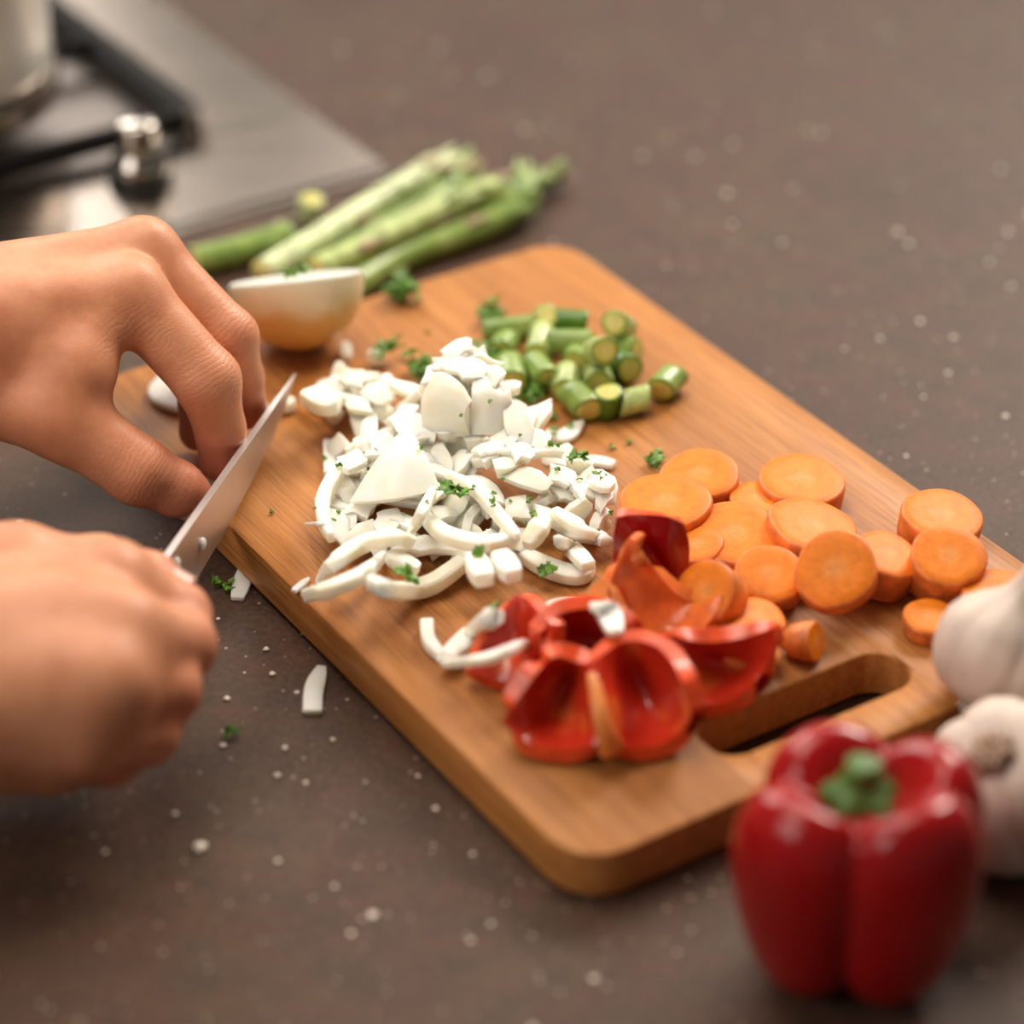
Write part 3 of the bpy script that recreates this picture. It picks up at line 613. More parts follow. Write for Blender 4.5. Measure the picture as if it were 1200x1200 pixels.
# left piece
pepper_piece([[(604, 706, 40), (618, 712, 40), (634, 730, 40), (648, 742, 40)], [(582, 735, 33), (604, 742, 30), (625, 750, 32), (645, 765, 34)], [(562, 770, 27), (590, 775, 23), (615, 780, 24), (640, 785, 28)], [(550, 796, 23), (580, 806, 20), (608, 812, 20), (632, 806, 23)]], 5,
             'leftmost red pepper piece under the loose onion strips')
# middle piece, open cup
pepper_piece([[(632, 742, 40), (660, 718, 44), (700, 715, 44), (738, 735, 42)], [(640, 760, 32), (668, 746, 28), (705, 746, 28), (745, 758, 34)], [(650, 782, 28), (680, 778, 24), (712, 778, 24), (752, 782, 28)], [(660, 800, 30), (690, 800, 26), (720, 800, 26), (756, 800, 28)]], 5,
             'glossy hollow red pepper piece in the middle of the pile')
# right boat
pepper_piece([[(784, 756, 42), (822, 766, 34), (865, 762, 34), (908, 748, 40)], [(788, 782, 36), (824, 786, 24), (865, 784, 24), (906, 770, 34)], [(796, 808, 28), (828, 812, 20), (864, 808, 20), (900, 788, 28)], [(806, 832, 23), (832, 838, 20), (862, 830, 20), (890, 806, 24)]], 5.2,
             'boat-shaped red pepper piece at the right, next to the handle slot')
# big front piece with two hollows and a pale rib
pepper_piece([
 [(588, 860, 25), (620, 884, 21), (665, 892, 20), (705, 886, 25), (750, 890, 20), (785, 880, 21), (808, 862, 26)],
 [(598, 846, 30), (628, 864, 21), (665, 868, 19.5), (706, 862, 30), (752, 866, 19.5), (785, 856, 21), (808, 850, 32)],
 [(610, 828, 34), (634, 838, 23), (662, 838, 20.5), (703, 838, 36), (746, 834, 21), (780, 834, 24), (806, 834, 36)],
 [(626, 806, 39), (644, 808, 31), (668, 808, 27), (698, 810, 40), (738, 802, 27), (774, 804, 32), (798, 812, 41)],
 [(640, 788, 41), (655, 783, 41), (676, 790, 38), (694, 788, 43), (730, 766, 40), (766, 770, 41), (788, 790, 43)]], 5.2,
             'largest red pepper piece at the front with two hollows', nu=40, nv=28)
pr = [P(*q) for q in ((718, 882, 24.5), (712, 864, 31), (704, 838, 37.5), (699, 812, 41.5), (694, 791, 44))]
V, F = sweep(catmull(pr, 16), [8, 8, 7.6, 7, 6.6, 6.2, 6, 5.6, 5.2, 5, 4.6, 4.4, 4.2, 4, 3.6, 3.2], 3.4, 10, upv=(0, -.6, .8)); 
make('rib', V, F, M['pepper_rib'], parent=[o for o in COL.objects if o.name.startswith('pepper_piece') and 'largest' in o.get('label', '')][0], label='pale orange rib between the two hollows')
# onion strips over the peppers
onion_strip([(500, 730), (503, 752), (520, 772)], 4.6, 5, 'hooked onion strip left of the pepper pieces', group='onion strips by the pepper pieces', taper=(1, .5))
onion_strip([(578, 722), (556, 742), (535, 762), (515, 778)], 7.5, 6, 'wide tapering onion strip beside the leftmost pepper piece', group='onion strips by the pepper pieces', taper=(.9, .3))
onion_strip([(520, 778), (570, 772), (606, 758), (636, 744)], 3.6, 4, 'thin onion strip running over the leftmost pepper piece', group='onion strips by the pepper pieces')
onion_strip([(624, 722), (655, 708), (690, 704)], 4.0, 4, 'thin onion strip arching over the middle pepper piece', group='onion strips by the pepper pieces', lift=1)
onion_strip([(688, 704), (710, 714), (722, 742)], 8, 3.5, 'broad wet onion strip draped on the middle pepper piece', group='onion strips by the pepper pieces', taper=(.5, .6), lift=1)

# ---------------------------------------------------------------- whole bell pepper
pcn = np.array([97., -238., 0.3])
def bell():
    rt = root('bell_pepper', pcn, 'whole glossy red bell pepper standing on the worktop in front', 'bell pepper')
    prof = [(.10, 5.5), (.22, 3.0), (.36, .8), (.50, .2), (.62, 1.4), (.72, 5), (.80, 11), (.88, 20), (.945, 30), (.985, 40), (1.0, 48), (.99, 54), (.965, 58.5), (.92, 63), (.85, 67), (.76, 69.8), (.65, 70.6), (.55, 69), (.47, 65.5), (.40, 61), (.33, 57.5), (.24, 56), (.08, 55.5)]
    lobes = [-48, 30, 105, 208]; N = 96
    def lob(r, z, th):
        d = min(abs((math.degrees(th) - a + 180) % 360 - 180) for a in lobes); d = d / (52.0 if -170 < (math.degrees(th) + 180) % 360 - 180 < -30 else 42.0)
        c = math.cos(min(d, 1.15) * math.pi / 2); c = max(c, 0) ** .62; g = 1 - (.25 if z < 66 or r > .6 else .12) * (1 - c)
        amp = {0: 1.0}
        rr = r * 38.2 * g
        front = math.cos(th - math.radians(-75)); zz = z
        k = max(0, (z - 50) / 22.0); zz = z - k * 10 * (1 - c) + k * 4.5 * front
        if r > .3 and z < 25: zz = z + 9 * (1 - c) * (1 - z / 25) * (1 if r > .4 else .5)
        return rr, max(zz, 0)
    V, F = lathe(prof, N, lob, center=pcn); o = make('pepper_body', V, F, M['pepper'], parent=rt)
    sb = o.modifiers.new('s', 'SUBSURF'); sb.levels = 1; sb.render_levels = 1
    V, F = lathe([(12.0, 54.5), (12.2, 57.0), (10.5, 59.5), (8.5, 61), (5.4, 61.8), (4.6, 63.5), (5.0, 66.6), (5.2, 68), (4.2, 68.8), (.3, 68.2)], 32, lambda r, z, t: (r * (1 + (.18 * math.cos(6 * t) if r > 8 else .06 * math.cos(3 * t))), z), center=pcn + np.array([1, 9, -2.5])); make('stem', V, F, M['stem'], parent=rt, label='short green stem in the top hollow', ang=60)
bell()

# ---------------------------------------------------------------- garlic bulbs
def garlic(c, R, ax, label, seed, nl=7):
    c = np.asarray(c, float); r = np.random.default_rng(seed); ph = r.uniform(0, 6.28); rt = root('garlic_bulb', c - np.array([0, 0, R * .8]), label, 'garlic', 'garlic bulbs')
    prof = [(.05, -.70), (.22, -.78), (.45, -.80), (.70, -.70), (.88, -.48), (.98, -.22), (1.0, .02), (.95, .28), (.82, .50), (.62, .68), (.42, .82), (.28, .98), (.20, 1.18), (.16, 1.40), (.15, 1.55), (.05, 1.58)]
    amp = r.uniform(.5, 1.2, nl)
    def lob(q, z, th):
        k = (th * nl / (2 * math.pi) + ph) % nl; f = abs(math.sin(math.pi * (k % 1))) ** .55; a = amp[int(k)]
        body = max(0, min(1, (1.0 - abs(z) / 1.15))) ; return R * q * (1 - .10 * a * (1 - f) * (1 if body > 0.05 else .3) + .004 * math.sin(17 * th)), R * z
    V, F = lathe(prof, 108, lob, center=c, axis=ax); make('cloves', V, F, M['garlic'], parent=rt)
    V, F = lathe([(.03, -.74), (.24, -.80), (.22, -.90), (.12, -.95), (.02, -.93)], 24, lambda q, z, t: (R * q * (1 + .2 * math.sin(7 * t)), R * z), center=c, axis=ax); make('root_plate', V, F, M['garlic_root'], parent=rt)
    a, b2, n = tilt_axes(ax); parts = []
    for k in range(16):
        th = k * 2.4; rr = R * .2 * math.sqrt((k + 1) / 16); p0 = c + n * R * -.86 + a * rr * math.cos(th) + b2 * rr * math.sin(th); p1 = p0 - n * R * .16 + (a * math.cos(th) + b2 * math.sin(th)) * 1.6
        parts.append(sweep(np.linspace(p0, p1, 4), .8, .8, 5))
    V, F = joined(parts); make('root_tuft', V, F, M['garlic_tuft'], parent=rt, kind='stuff')
g1 = P(1172, 762, 18 + 19); garlic(g1, 21.5, (.35, .25, .9), 'garlic bulb at the right edge, the one farther back on the board', 5)
g2 = P(1188, 922, 22); garlic(g2, 27.5, (.42, .35, -.84), 'garlic bulb in front on the worktop, its root end turned up', 9)

# ---------------------------------------------------------------- half onion
def half_onion():
    c = P(347, 325, 46); ax = nrm(np.array([-.12, .46, 1.0])); a, b2, n = tilt_axes(ax)
    rt = root('half_onion', (c[0], c[1], TOP), 'halved brown-skinned onion, cut face up, behind the left hand', 'onion')
    R = 25.5; prof = [(.02, -1.06), (.25, -1.02), (.50, -.92), (.72, -.74), (.88, -.50), (.97, -.24), (1.0, -.02), (1.0, .0)]
    V, F = lathe(prof, 48, lambda q, z, t: (R * q * (1 + .03 * math.cos(2 * t)), R * z), center=c, axis=ax, caps=True); dz = TOP + .1 - V[:, 2].min(); V[:, 2] += dz; c = c + np.array([0, 0, dz])
    o = make('onion_skin', V, F, M['onion_skin'], parent=rt, ang=60); set_rad(o, [z for q, z in prof for _ in range(48)])
    ring = []
    for k in range(7):
        q0 = .985 - k * .14; ring += [(q0, .015), (q0 - .02, .05), (q0 - .11, .05), (q0 - .135, .02)]
    V, F = lathe(ring[:-1] + [(.005, .02)], 48, lambda q, z, t: (R * q * (1 + .03 * math.cos(2 * t)), R * z), center=c, axis=ax, caps=True); make('cut_face', V, F, M['onion'], parent=rt, ang=40); claim(V, F)
    return c
hc = half_onion()

# ---------------------------------------------------------------- asparagus spears behind the board
def spear(pts, r, label, tip=True, mat='asp_skin', seed=0, z0=0):
    rr = np.random.default_rng(seed); Q = catmull([P(p[0], p[1], p[2]) for p in pts], 30); n = 30; rad = np.full(n, r)
    if tip:
        for k in range(n):
            s = k / (n - 1)
            rad[k] = r * (1.0 - .12 * s + (.16 * math.exp(-((s - .84) / .08) ** 2))) * (1 if s < .86 else max(.12, 1 - ((s - .86) / .14) ** 1.6))
    rt = root('asparagus_spear', Q[n // 2] * np.array([1, 1, 0]), label, 'asparagus', 'asparagus spears behind the board')
    V, F = sweep(Q, rad * 2, rad * 2, 16, power=2); make('stalk', V, F, [M[mat], M['asp_face']], [0] * (len(F) - 2) + [1, 0], parent=rt)
    T = np.gradient(Q, axis=0)
    spots = [.18, .32, .45, .55] + [.62 + .022 * i for i in range(16)] if tip else [.4, .7]
    for q, s in enumerate(spots):
        k = min(n - 2, int(s * (n - 1))); t = nrm(T[k]); a, b2, _ = tilt_axes(t); th = q * 2.4 + seed; o = a * math.cos(th) + b2 * math.sin(th); R0 = rad[k]; sd = np.cross(t, o)
        ln = R0 * (2.2 if s < .6 else 1.9); w = R0 * .75
        rows = [[Q[k] + o * R0 * .96 - sd * w * .5, Q[k] + o * R0 * 1.04, Q[k] + o * R0 * .96 + sd * w * .5],
                [Q[k] + t * ln * .5 + o * R0 * 1.02 - sd * w * .45, Q[k] + t * ln * .5 + o * R0 * 1.14, Q[k] + t * ln * .5 + o * R0 * 1.02 + sd * w * .45],
                [Q[k] + t * ln + o * R0 * .98 - sd * w * .06, Q[k] + t * ln + o * R0 * 1.02, Q[k] + t * ln + o * R0 * .98 + sd * w * .06]]
        V, F, mi = shell(rows, .5, 5, 5); make('bract', V, F, M['bract'] if s < .6 or q % 3 == 0 else M[mat], parent=rt)
    return rt
spear([(560, 238, 7), (610, 222, 7), (640, 210, 7), (657, 200, 8)], 4.2, 'asparagus spear whose thin tip sticks out farthest to the right', seed=1)
spear([(228, 306, 6), (270, 297, 6), (340, 276, 6)], 6.2, 'olive asparagus stalk end nearest the hand', tip=False, seed=2)
spear([(362, 305, 8), (440, 272, 8), (520, 228, 9), (556, 182, 13)], 6.0, 'asparagus spear second from the back with its tip beside the pale one', seed=3)
spear([(372, 318, 14), (450, 280, 15), (530, 240, 16), (602, 214, 15)], 6.2, 'yellowish asparagus spear with brown scales in the middle of the bunch', seed=4, mat='asp_pale')
spear([(400, 345, 6), (470, 302, 6), (560, 268, 7), (610, 238, 10), (616, 194, 16)], 6.4, 'frontmost bright green asparagus spear with its tip bent upward', seed=5)
spear([(308, 322, 13), (375, 280, 15), (460, 226, 16), (546, 180, 15)], 6.4, 'fat pale asparagus spear lying on top of the bunch', seed=6, mat='asp_light')
asp_piece(364, 244, 11, 5.4, (.15, -.3, 1), 'short asparagus stub standing behind the fat pale spear', 'asp_light', 77, z=8, group=None, floor=0)

# ---------------------------------------------------------------- parsley
def leaf_bits(center, spread, n, size, seed, flatness=.5):
    r = np.random.default_rng(seed); parts = []
    for k in range(n):
        c = np.asarray(center) + np.array([r.normal(0, spread[0]), r.normal(0, spread[1]), abs(r.normal(0, spread[2]))]); e = (r.normal(0, flatness), r.normal(0, flatness), r.uniform(0, 6.28)); Rm = rotm(e)
        s = size * r.uniform(.7, 1.3); out = []
        for q in range(15):
            th = 2 * math.pi * q / 15; rad = s * (.55 + .45 * abs(math.cos(1.5 * th))) * (1 + .22 * (-1) ** q); out.append((rad * math.cos(th), rad * math.sin(th), .22 * s * math.sin(2 * th)))
        o = np.array(out); V = np.vstack([[[0, 0, .12 * s]], o, [[0, 0, .12 * s - .35]], o + np.array([0, 0, -.35])]); F = []
        for q in range(15):
            a, b2 = 1 + q, 1 + (q + 1) % 15; F += [(0, a, b2), (16, b2 + 16, a + 16), (a, a + 16, b2 + 16, b2)]
        parts.append((V @ Rm.T + c, F))
    return joined(parts)
def parsley(px, py, n, size, spread, label, seed, group='parsley sprigs on the board', z0=TOP, stem=None):
    c = P(px, py, z0 + 6); V, F = leaf_bits(c, spread, n, size, seed); V = rest(V, F, 0 if z0 == 0 else (TOP if seed in (4, 5, 6, 7, 8, 9) else None)); rt = make('parsley_sprig', V, F, M['parsley'], smooth=False, label=label, cat='parsley', group=group)
    if stem is not None:
        Q = catmull([P(*p) for p in stem], 14); dz = max(0, TOP + .6 - Q[:, 2].min()); Q[:, 2] += dz; V, F = sweep(Q, 1.5, 1.5, 6, power=2); make('stalk', V, F, M['parsley_stem'], parent=rt)
parsley(470, 345, 26, 3.0, (2.8, 3.0, 4), 'bright curly parsley sprig beside the half onion', 1)
parsley(457, 405, 10, 2.4, (1.6, 1.6, 2), 'small parsley leaf next to the onion cube', 2)
parsley(440, 428, 3, 1.6, (1, .8, .8), 'parsley crumb in front of the onion cube', 3)
parsley(515, 437, 34, 3.0, (7, 3.2, 3), 'dark parsley leaves with a curled stalk behind the onion heap', 4, stem=[(494, 452, 19), (488, 430, 24), (497, 417, 28), (508, 420, 28)])
parsley(560, 430, 34, 3.0, (5, 4, 4), 'dark parsley clump between onion heap and asparagus', 5, stem=[(540, 445, 19), (548, 432, 23), (552, 420, 26)])
parsley(572, 373, 12, 2.8, (2, 2.5, 2.5), 'parsley leaf at the back left of the asparagus', 6)
parsley(580, 364, 6, 2.6, (2, 1.5, 2), 'parsley leaf tip poking out behind the longest asparagus piece', 7)
parsley(622, 462, 12, 2.4, (3, 2.5, 1.5), 'parsley bits in front of the asparagus front row', 8)
parsley(632, 485, 9, 1.8, (5, 1.4, .6), 'line of parsley crumbs between asparagus and loose onion leaf', 9)
parsley(768, 536, 10, 2.2, (1.4, 3.6, 1.4), 'parsley sprig just left of the back carrot slices', 10)
parsley(684, 541, 6, 2.2, (2.6, 1.2, .6), 'feathery parsley bit on the flat straight onion piece', 11)
parsley(535, 580, 7, 2.6, (3.4, 1.4, .8), 'largest parsley leaf lying on the onion heap', 12)
parsley(475, 642, 5, 1.9, (1.6, 1.4, .5), 'parsley bit on the lower left onion slices', 13)
parsley(559, 650, 4, 1.8, (1.4, 1.2, .5), 'parsley bit on the stubby front onion chunk', 14)
parsley(641, 684, 6, 1.8, (1.0, 1.8, .8), 'parsley bit on the board below the onion heap', 15)
parsley(258, 684, 6, 1.8, (2.6, 1.2, .5), 'parsley bit on the worktop beside the knife hand', 16, z0=0)
parsley(269, 857, 4, 1.8, (1.2, .8, .4), 'parsley crumb on the worktop far from the board', 17, z0=0)
parsley(345, 318, 8, 2.0, (5, 2, .5), 'parsley bits on the cut face of the half onion', 18, z0=50)
def cutgreen(px, py, d, ln, label, z0=TOP):
    c = P(px, py, z0 + 2); V, F = sweep(np.linspace(c - nrm(d) * ln / 2, c + nrm(d) * ln / 2, 5), 2.6, 2.6, 8, power=2); V = rest(V, F); make('green_stalk_bit', V, F, M['parsley_stem'], label=label, cat='stalk bit')
cutgreen(577, 703, (.6, .9, 0), 6, 'short bright green stalk bit above the hooked onion strips')
cutgreen(706, 660, (.2, .9, 0), 7, 'green stalk bit beside the dark red pepper piece')
FL = [(502, 387), (340, 446), (212, 466), (379, 536), (610, 508), (650, 502), (573, 500), (555, 533), (594, 517), (580, 560), (598, 556), (619, 569), (588, 575), (622, 560), (655, 570), (668, 569), (678, 593), (653, 552), (578, 591), (577, 588), (564, 612), (397, 600), (392, 608), (398, 546), (492, 480), (494, 524), (540, 526), (625, 601), (616, 610), (500, 588), (540, 606), (737, 517), (718, 522), (742, 564), (711, 585), (716, 590), (668, 480), (645, 516), (648, 506), (654, 521), (370, 594), (317, 600), (225, 520), (700, 556), (704, 580), (655, 445)]
for k, (px, py) in enumerate(FL):
    c = P(px, py, TOP + 4); V, F = leaf_bits(c, (.3, .3, .1), 2 if k % 2 else 1, rng.uniform(.7, 1.35), 900 + k); V = rest(V, F)
    onit = V[:, 2].min() > TOP + 2.0
    make('parsley_fleck', V, F, M['parsley'], smooth=False, label='tiny chopped parsley fleck lying on the white onion' if onit else 'tiny chopped parsley fleck on the bare wood of the board', cat='parsley', group='parsley flecks on the onion' if onit else 'parsley flecks on the wood')
# crumbs on the worktop
CR = [(235, 995, 3.0), (297, 818, .0), (319, 791, 1.6), (312, 762, 1.6), (266, 820, 1.6), (334, 878, 1.5), (325, 910, 1.5), (261, 875, 1.6), (205, 955, 1.4), (390, 868, 1.2), (1065, 288, 2.2), (858, 264, 1.6), (917, 286, 1.6), (990, 410, 1.2)]
for k, (px, py, s) in enumerate(CR):
    if s == 0: continue
    s *= .72
    V, F = lathe([(.1, 0), (.8, .05), (1.0, .4), (.7, .8), (.1, .9)], 9, lambda q, z, t: (s * q * (1 + .2 * math.sin(3 * t + k)), s * z), center=P(px, py, 0) + np.array([0, 0, .02]))
    make('crumb', V, F, M['crumb'], label='largest pale crumb at the lower left of the worktop' if k == 0 else 'tiny pale crumb scattered on the bare worktop', cat='crumb', group=None if k == 0 else 'crumbs on the worktop')

# ---------------------------------------------------------------- knife
knife = root('kitchen_knife', P(345, 440, 34), 'steel kitchen knife held by the right hand, tip over the board', 'knife')
kt, kh, kbutt = P(346, 438, 33), P(197, 648, 46), P(60, 850, 56)
kd = kh - kt; side = nrm(np.cross(kd, (0, 0, 1)))
prof = [(0, .3), (.03, 3.2), (.10, 8), (.22, 13), (.40, 18), (.60, 22), (.80, 24), (.97, 24.5), (1.09, 24.5)]
V = []
for s, d in prof:
    c = kt + kd * s; drop = np.array([0, 0, -1.0]); th = .35 + .9 * min(1, s * 4)
    V += [c + side * th, c - side * th, c - side * th * .85 + drop * d * .5, c + drop * d, c + side * th * .85 + drop * d * .5]
F = grid_faces(len(prof), 5, True) + [(0, 1, 2, 3, 4), tuple((len(prof) - 1) * 5 + k for k in range(5))]
make('blade', V, F, M['blade'], parent=knife, ang=25)
kh2 = kh + (kbutt - kh) * .07
Q = catmull([kh2 + np.array([0, 0, -9]), kh * .6 + kbutt * .4 + np.array([0, 0, -9]), kbutt + np.array([0, 0, -8])], 16)
V, F = sweep(Q, [12] * 3 + [14] * 10 + [15, 14, 11], [20] * 3 + [21] * 10 + [22, 22, 18], 12, power=3); make('handle', V, F, M['handle'], parent=knife)
for k, (s, d, r) in enumerate(((.80, 12, 2.6), (.975, 6, 2.4))):
    c = kt + kd * s + np.array([0, 0, -d]) - side * (1.4 if np.dot(side, CAM - kt) < 0 else -1.4)
    V, F = lathe([(.1, -.3), (.8, -.3), (1, .1), (.8, .5), (.1, .7)], 10, lambda q, z, t: (r * q * (1 + .15 * math.sin(2 * t + k)), z * r * .5), center=c, axis=side if np.dot(side, CAM - kt) > 0 else -side)
    make('onion_bit', V, F, M['onion'], label=('onion bit stuck on the blade, the one nearer the tip', 'onion bit stuck on the blade close to the gripping hand')[k], cat='onion bit')

# ---------------------------------------------------------------- hands (one signed-distance body each, meshed by surface nets)
def smin(a, b, k):
    h = np.clip(.5 + .5 * (b - a) / k, 0, 1); return b + (a - b) * h - k * h * (1 - h)
class SDF:
    def __init__(s, lo, hi, vox): s.lo = np.asarray(lo, float); s.v = vox; s.n = np.ceil((np.asarray(hi) - s.lo) / vox).astype(int) + 1
    def new(s): return np.full(s.n, 60.0, dtype=np.float32)
    def cone(s, D, a, b, r1, r2, k):
        a = np.asarray(a, float); b = np.asarray(b, float); R = max(r1, r2) + k + 6
        i0 = np.clip(((np.minimum(a, b) - R - s.lo) / s.v).astype(int), 0, s.n - 1); i1 = np.clip(((np.maximum(a, b) + R - s.lo) / s.v).astype(int) + 2, 1, s.n)
        if np.any(i1 <= i0): return D
        g = [s.lo[q] + np.arange(i0[q], i1[q]) * s.v for q in range(3)]; X, Y, Zz = np.meshgrid(*g, indexing='ij')
        ba = b - a; L = ba @ ba + 1e-9; px_, py_, pz_ = X - a[0], Y - a[1], Zz - a[2]
        t = np.clip((px_ * ba[0] + py_ * ba[1] + pz_ * ba[2]) / L, 0, 1)
        d = np.sqrt((px_ - t * ba[0]) ** 2 + (py_ - t * ba[1]) ** 2 + (pz_ - t * ba[2]) ** 2) - (r1 + (r2 - r1) * t)
        sl = tuple(slice(i0[q], i1[q]) for q in range(3)); D[sl] = smin(D[sl], d.astype(np.float32), k); return D
    def mesh(s, D):
        ins = D < 0; n = np.array(D.shape); cn = n - 1
        def sub(A, o): return A[o[0]:o[0] + cn[0], o[1]:o[1] + cn[1], o[2]:o[2] + cn[2]]
        cs = [(i, j, k) for i in (0, 1) for j in (0, 1) for k in (0, 1)]; acc = np.zeros((*cn, 3), np.float32); cnt = np.zeros(cn, np.float32)
        for a in cs:
            for ax in range(3):
                if a[ax]: continue
                b = list(a); b[ax] = 1; da, db = sub(D, a), sub(D, b); cr = (da < 0) != (db < 0); t = np.where(cr, da / np.where(cr, da - db, 1), 0)
                for q in range(3): acc[..., q] += np.where(cr, a[q] + (t if q == ax else 0), 0)
                cnt += cr
        act = cnt > 0; idx = np.full(cn, -1, np.int64); idx[act] = np.arange(act.sum()); ijk = np.argwhere(act)
        V = s.lo + (ijk + acc[act] / cnt[act][:, None]) * s.v; F = []
        for ax in range(3):
            u, v = (ax + 1) % 3, (ax + 2) % 3; sl0 = [slice(None)] * 3; sl1 = [slice(None)] * 3; sl0[ax] = slice(0, -1); sl1[ax] = slice(1, None)
            A, Bq = ins[tuple(sl0)], ins[tuple(sl1)]; e = np.argwhere(A != Bq)
            e = e[(e[:, u] > 0) & (e[:, v] > 0) & (e[:, u] < cn[u]) & (e[:, v] < cn[v]) & (e[:, ax] < cn[ax])]
            fl = A[tuple(e.T)]
            def c(du, dv): q = e.copy(); q[:, u] -= du; q[:, v] -= dv; return idx[tuple(q.T)]
            quad = np.stack([c(0, 0), c(1, 0), c(1, 1), c(0, 1)], 1); quad[~fl] = quad[~fl][:, ::-1]; F.append(quad)
        return V, np.vstack(F)
def lap(V, F, it=2, lam=.5):
    E = np.vstack([F[:, [0, 1]], F[:, [1, 2]], F[:, [2, 3]], F[:, [3, 0]]])
    for _ in range(it):
        S = np.zeros_like(V); C = np.zeros(len(V)); np.add.at(S, E[:, 0], V[E[:, 1]]); np.add.at(S, E[:, 1], V[E[:, 0]]); np.add.at(C, E[:, 0], 1); np.add.at(C, E[:, 1], 1)
        V = V + lam * (S / C[:, None] - V)
    return V
person = root('person', (-420, -150, 0), 'bare-handed person chopping onion, left hand holding it, right hand gripping the knife', 'person')
def hand(fingers, palm, lo, hi, creases, reds, label, kf=3.0, kp=9.0, vox=.95, kff=0.0, kpf=7.0):
    S = SDF(lo, hi, vox); Dp = S.new()
    for (a, b, r1, r2) in palm: Dp = S.cone(Dp, a, b, r1, r2, kp)
    D = Dp.copy()
    for f in fingers:
        Df = S.new()
        for (a, b, r1, r2) in f: Df = S.cone(Df, a, b, r1, r2, kf)
        Df = smin(Dp, Df, kpf); D = smin(D, Df, kff) if kff else np.minimum(D, Df)
    # cut open end of the arm is closed by the box border
    D[0] = np.maximum(D[0], .5)
    V, F = S.mesh(D); V = lap(V, F, 2)
    cr = np.zeros(len(V)); axc = np.zeros(len(V)); rd = np.zeros(len(V)); best = np.zeros(len(V))
    for (c, ax, rad, st) in creases:
        d = V - np.asarray(c); w = st * np.exp(-(d ** 2).sum(1) / (rad * rad)); ax = nrm(ax); m = w > best; axc[m] = (d @ ax)[m]; best = np.maximum(best, w); cr = np.maximum(cr, w)
    for (c, rad, st) in reds:
        d = V - np.asarray(c); rd += st * np.exp(-(d ** 2).sum(1) / (rad * rad))
    o = make('hand', V, F, M['skin'], parent=person, label=label)
    for nm, val in (('crease', cr), ('axc', axc), ('red', np.clip(rd, 0, 1))):
        at = o.data.attributes.new(nm, 'FLOAT', 'POINT'); at.data.foreach_set('value', val.astype(np.float32))
    return o
def chain(js): return [(P(*a[:3]), P(*b[:3]), a[3], b[3]) for a, b in zip(js, js[1:])]
def nail(parent, tip, back, upd, w, ln, r):
    """curved nail plate on the back of a fingertip"""
    t = nrm(np.asarray(tip) - np.asarray(back)); u = nrm(np.asarray(upd) - t * np.dot(upd, t)); s = np.cross(t, u); rows = []
    for q in (-.5, 0, .5, .75):
        row = []
        for e in (-1, -.5, 0, .5, 1):
            an = e * w / r / 2; row.append(np.asarray(tip) + t * (q * ln) + (u * math.cos(an) + s * math.sin(an)) * (r + .45 - (.8 if q < 0 else 0) - (.12 * r * max(0, q) ** 2)))
        rows.append(row)
    V, F, mi = shell(rows, .5, 9, 8); make('nail', V, F, M['nail'], parent=parent)

# left hand
wl = P(-150, 405, 86); el = np.array([-470., -120., 120.])
I = [(152, 345, 88, 12.0), (243, 446, 62, 11.4), (258, 503, 42, 8.6), (257, 540, 30, 7.4)]
Mi = [(168, 296, 92, 11.4), (267, 396, 66, 10.6), (280, 442, 46, 8.6), (289, 480, 31, 7.4)]
Rg = [(152, 298, 80, 11.0), (238, 420, 52, 9.4), (236, 470, 38, 8.0), (232, 506, 27, 7.0)]
Pk = [(125, 318, 66, 9.5), (200, 392, 46, 8.2), (232, 420, 34, 7.2), (246, 440, 27, 6.6)]
Th = [(-60, 445, 66, 15), (78, 494, 58, 12.8), (162, 552, 42, 11.6), (208, 573, 33, 9.4), (224, 579, 29, 7.4)]
c1, c2 = P(-40, 395, 80), P(85, 428, 74)
palmL = [(el, wl, 36, 25), (wl, P(*I[0][:3]), 23, 11.5), (P(-140, 385, 84), P(*Mi[0][:3]), 22, 11.4), (wl, P(*Rg[0][:3]), 20, 10.5), (wl, P(*Pk[0][:3]), 18, 9.5), (wl, P(*Th[0][:3]), 22, 16), (P(*Th[0][:3]), P(*Th[1][:3]), 15.5, 12.6), (c1, c2, 19, 11.8), (P(122, 385, 82), c2, 9.0, 11.0), (P(60, 470, 66), P(100, 440, 72), 9, 8)]
fl = [chain(I), chain(Mi), chain(Rg), chain(Pk), chain(Th[1:])]
def creases_for(js, k0=1):
    out = []
    for q in range(k0, min(k0 + 2, len(js) - 1)):
        a, b, c = P(*js[q - 1][:3]), P(*js[q][:3]), P(*js[q + 1][:3]); out.append((b, nrm(c - a), 12.5 if q == k0 else 8, 1.0 if q == k0 else .6))
    return out
crL = creases_for(I) + creases_for(Mi) + creases_for(Th, 2) + [(P(165, 400, 84), P(*I[1][:3]) - P(*I[0][:3]), 12, .8)]
rdL = [(P(*I[3][:3]), 13, .9), (P(*Mi[3][:3]), 13, .9), (P(*Th[4][:3]), 16, .9), (P(*Th[2][:3]), 14, .5), (P(*I[1][:3]), 12, .35), (P(*Mi[1][:3]), 12, .35), (P(*Rg[3][:3]), 20, .8)]
hl = hand(fl, palmL, (-480, -190, 12), (-62, 90, 178), crL, rdL, 'left hand with bent fingers holding the onion end')
camdir = nrm(CAM - P(220, 575, 30))
nail(hl, P(*Th[4][:3]), P(*Th[3][:3]), np.array([.12, -.88, -.38]), 12, 12, 9.1)
nail(hl, P(*I[3][:3]), P(*I[2][:3]), np.array([1., .25, .1]), 10, 11, 7.5)
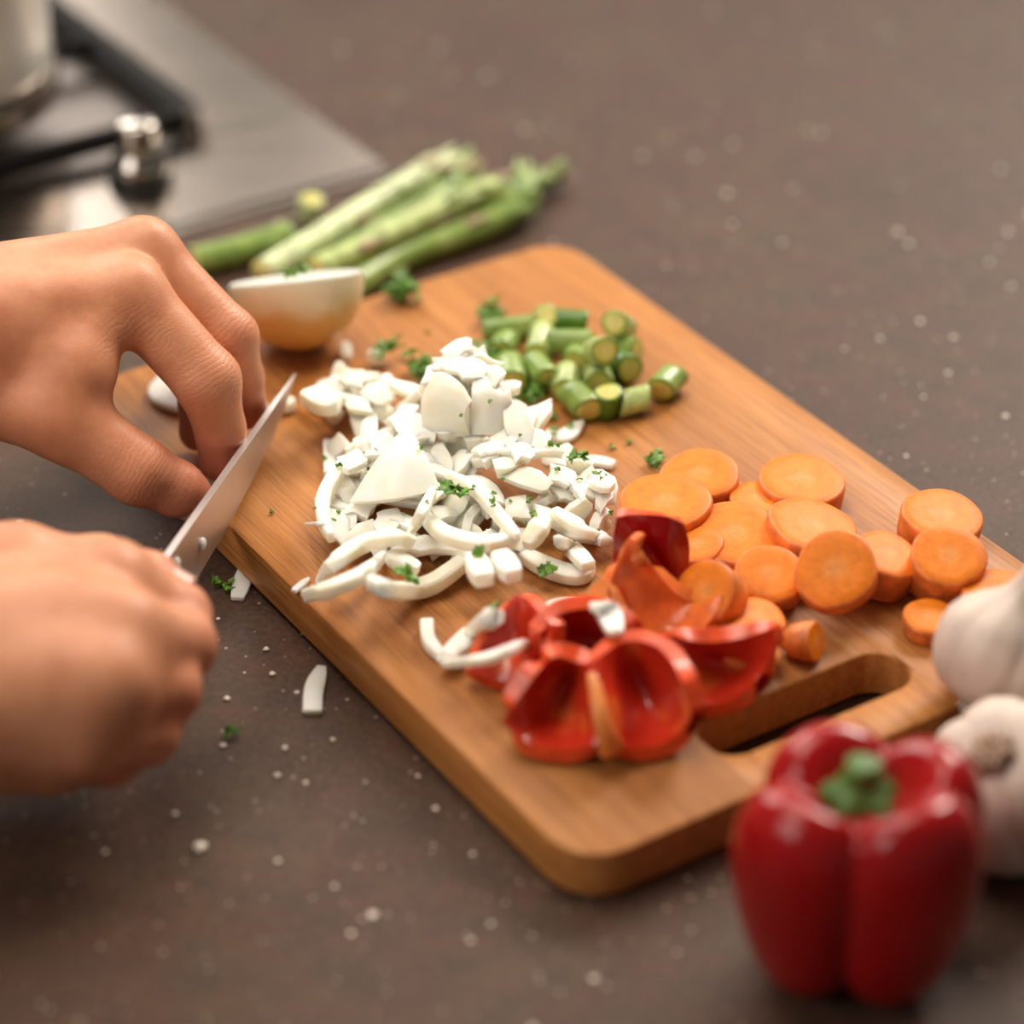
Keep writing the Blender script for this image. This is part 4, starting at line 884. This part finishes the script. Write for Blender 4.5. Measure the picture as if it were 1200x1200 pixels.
nail(hl, P(*Mi[3][:3]), P(*Mi[2][:3]), np.array([1., .25, .1]), 10, 11, 7.5)

# right hand
wr = P(-260, 775, 66); er = np.array([-470., -330., 110.])
I = [(128, 688, 64, 13.0), (206, 722, 50, 10.4), (176, 752, 36, 9.0), (140, 760, 32, 8.0)]
Mi = [(140, 745, 66, 13.0), (212, 756, 48, 10.4), (172, 790, 34, 9.0), (130, 800, 30, 8.0)]
Rg = [(125, 802, 61, 12.5), (194, 808, 43, 10.2), (150, 838, 30, 9.0), (110, 840, 27, 8.0)]
Pk = [(95, 856, 50, 11.5), (172, 858, 35, 9.4), (128, 888, 24, 8.4), (86, 892, 22, 7.6)]
Th = [(-120, 690, 60, 15), (20, 668, 58, 12.4), (118, 668, 56, 10.6), (176, 682, 53, 9.0), (192, 690, 52, 7.4)]
palmR = [(er, wr, 36, 26), (wr, P(*I[0][:3]), 22, 12.5), (wr, P(*Mi[0][:3]), 22, 12.5), (wr, P(*Rg[0][:3]), 22, 12.2), (wr, P(*Pk[0][:3]), 21, 11.5), (wr, P(*Th[0][:3]), 20, 16), (P(*Th[0][:3]), P(*Th[1][:3]), 15.5, 12.4), (P(-60, 850, 46), P(60, 872, 38), 18, 13), (P(-40, 760, 68), P(80, 740, 66), 16, 15), (P(-20, 820, 60), P(80, 810, 60), 16, 15)]
fl = [chain(I), chain(Mi), chain(Rg), chain(Pk), chain(Th[1:])]
crR = creases_for(I) + creases_for(Mi) + creases_for(Rg) + creases_for(Th, 2)
rdR = [(P(*f[1][:3]), 12, .5) for f in (I, Mi, Rg, Pk)] + [(P(*f[2][:3]), 14, .6) for f in (I, Mi, Rg, Pk)] + [(P(*Th[4][:3]), 12, .4)]
hr = hand(fl, palmR, (-480, -400, 6), (-70, -90, 178), crR, rdR, 'right fist gripping the knife handle, back of the hand up', kf=4.0, kff=4.0, kpf=9.0)
nail(hr, P(*Th[4][:3]), P(*Th[3][:3]), np.array([.1, -.2, 1.]), 11, 12, 7.5)
for o in list(bpy.data.objects):
    if '_o' in o: del o['_o']
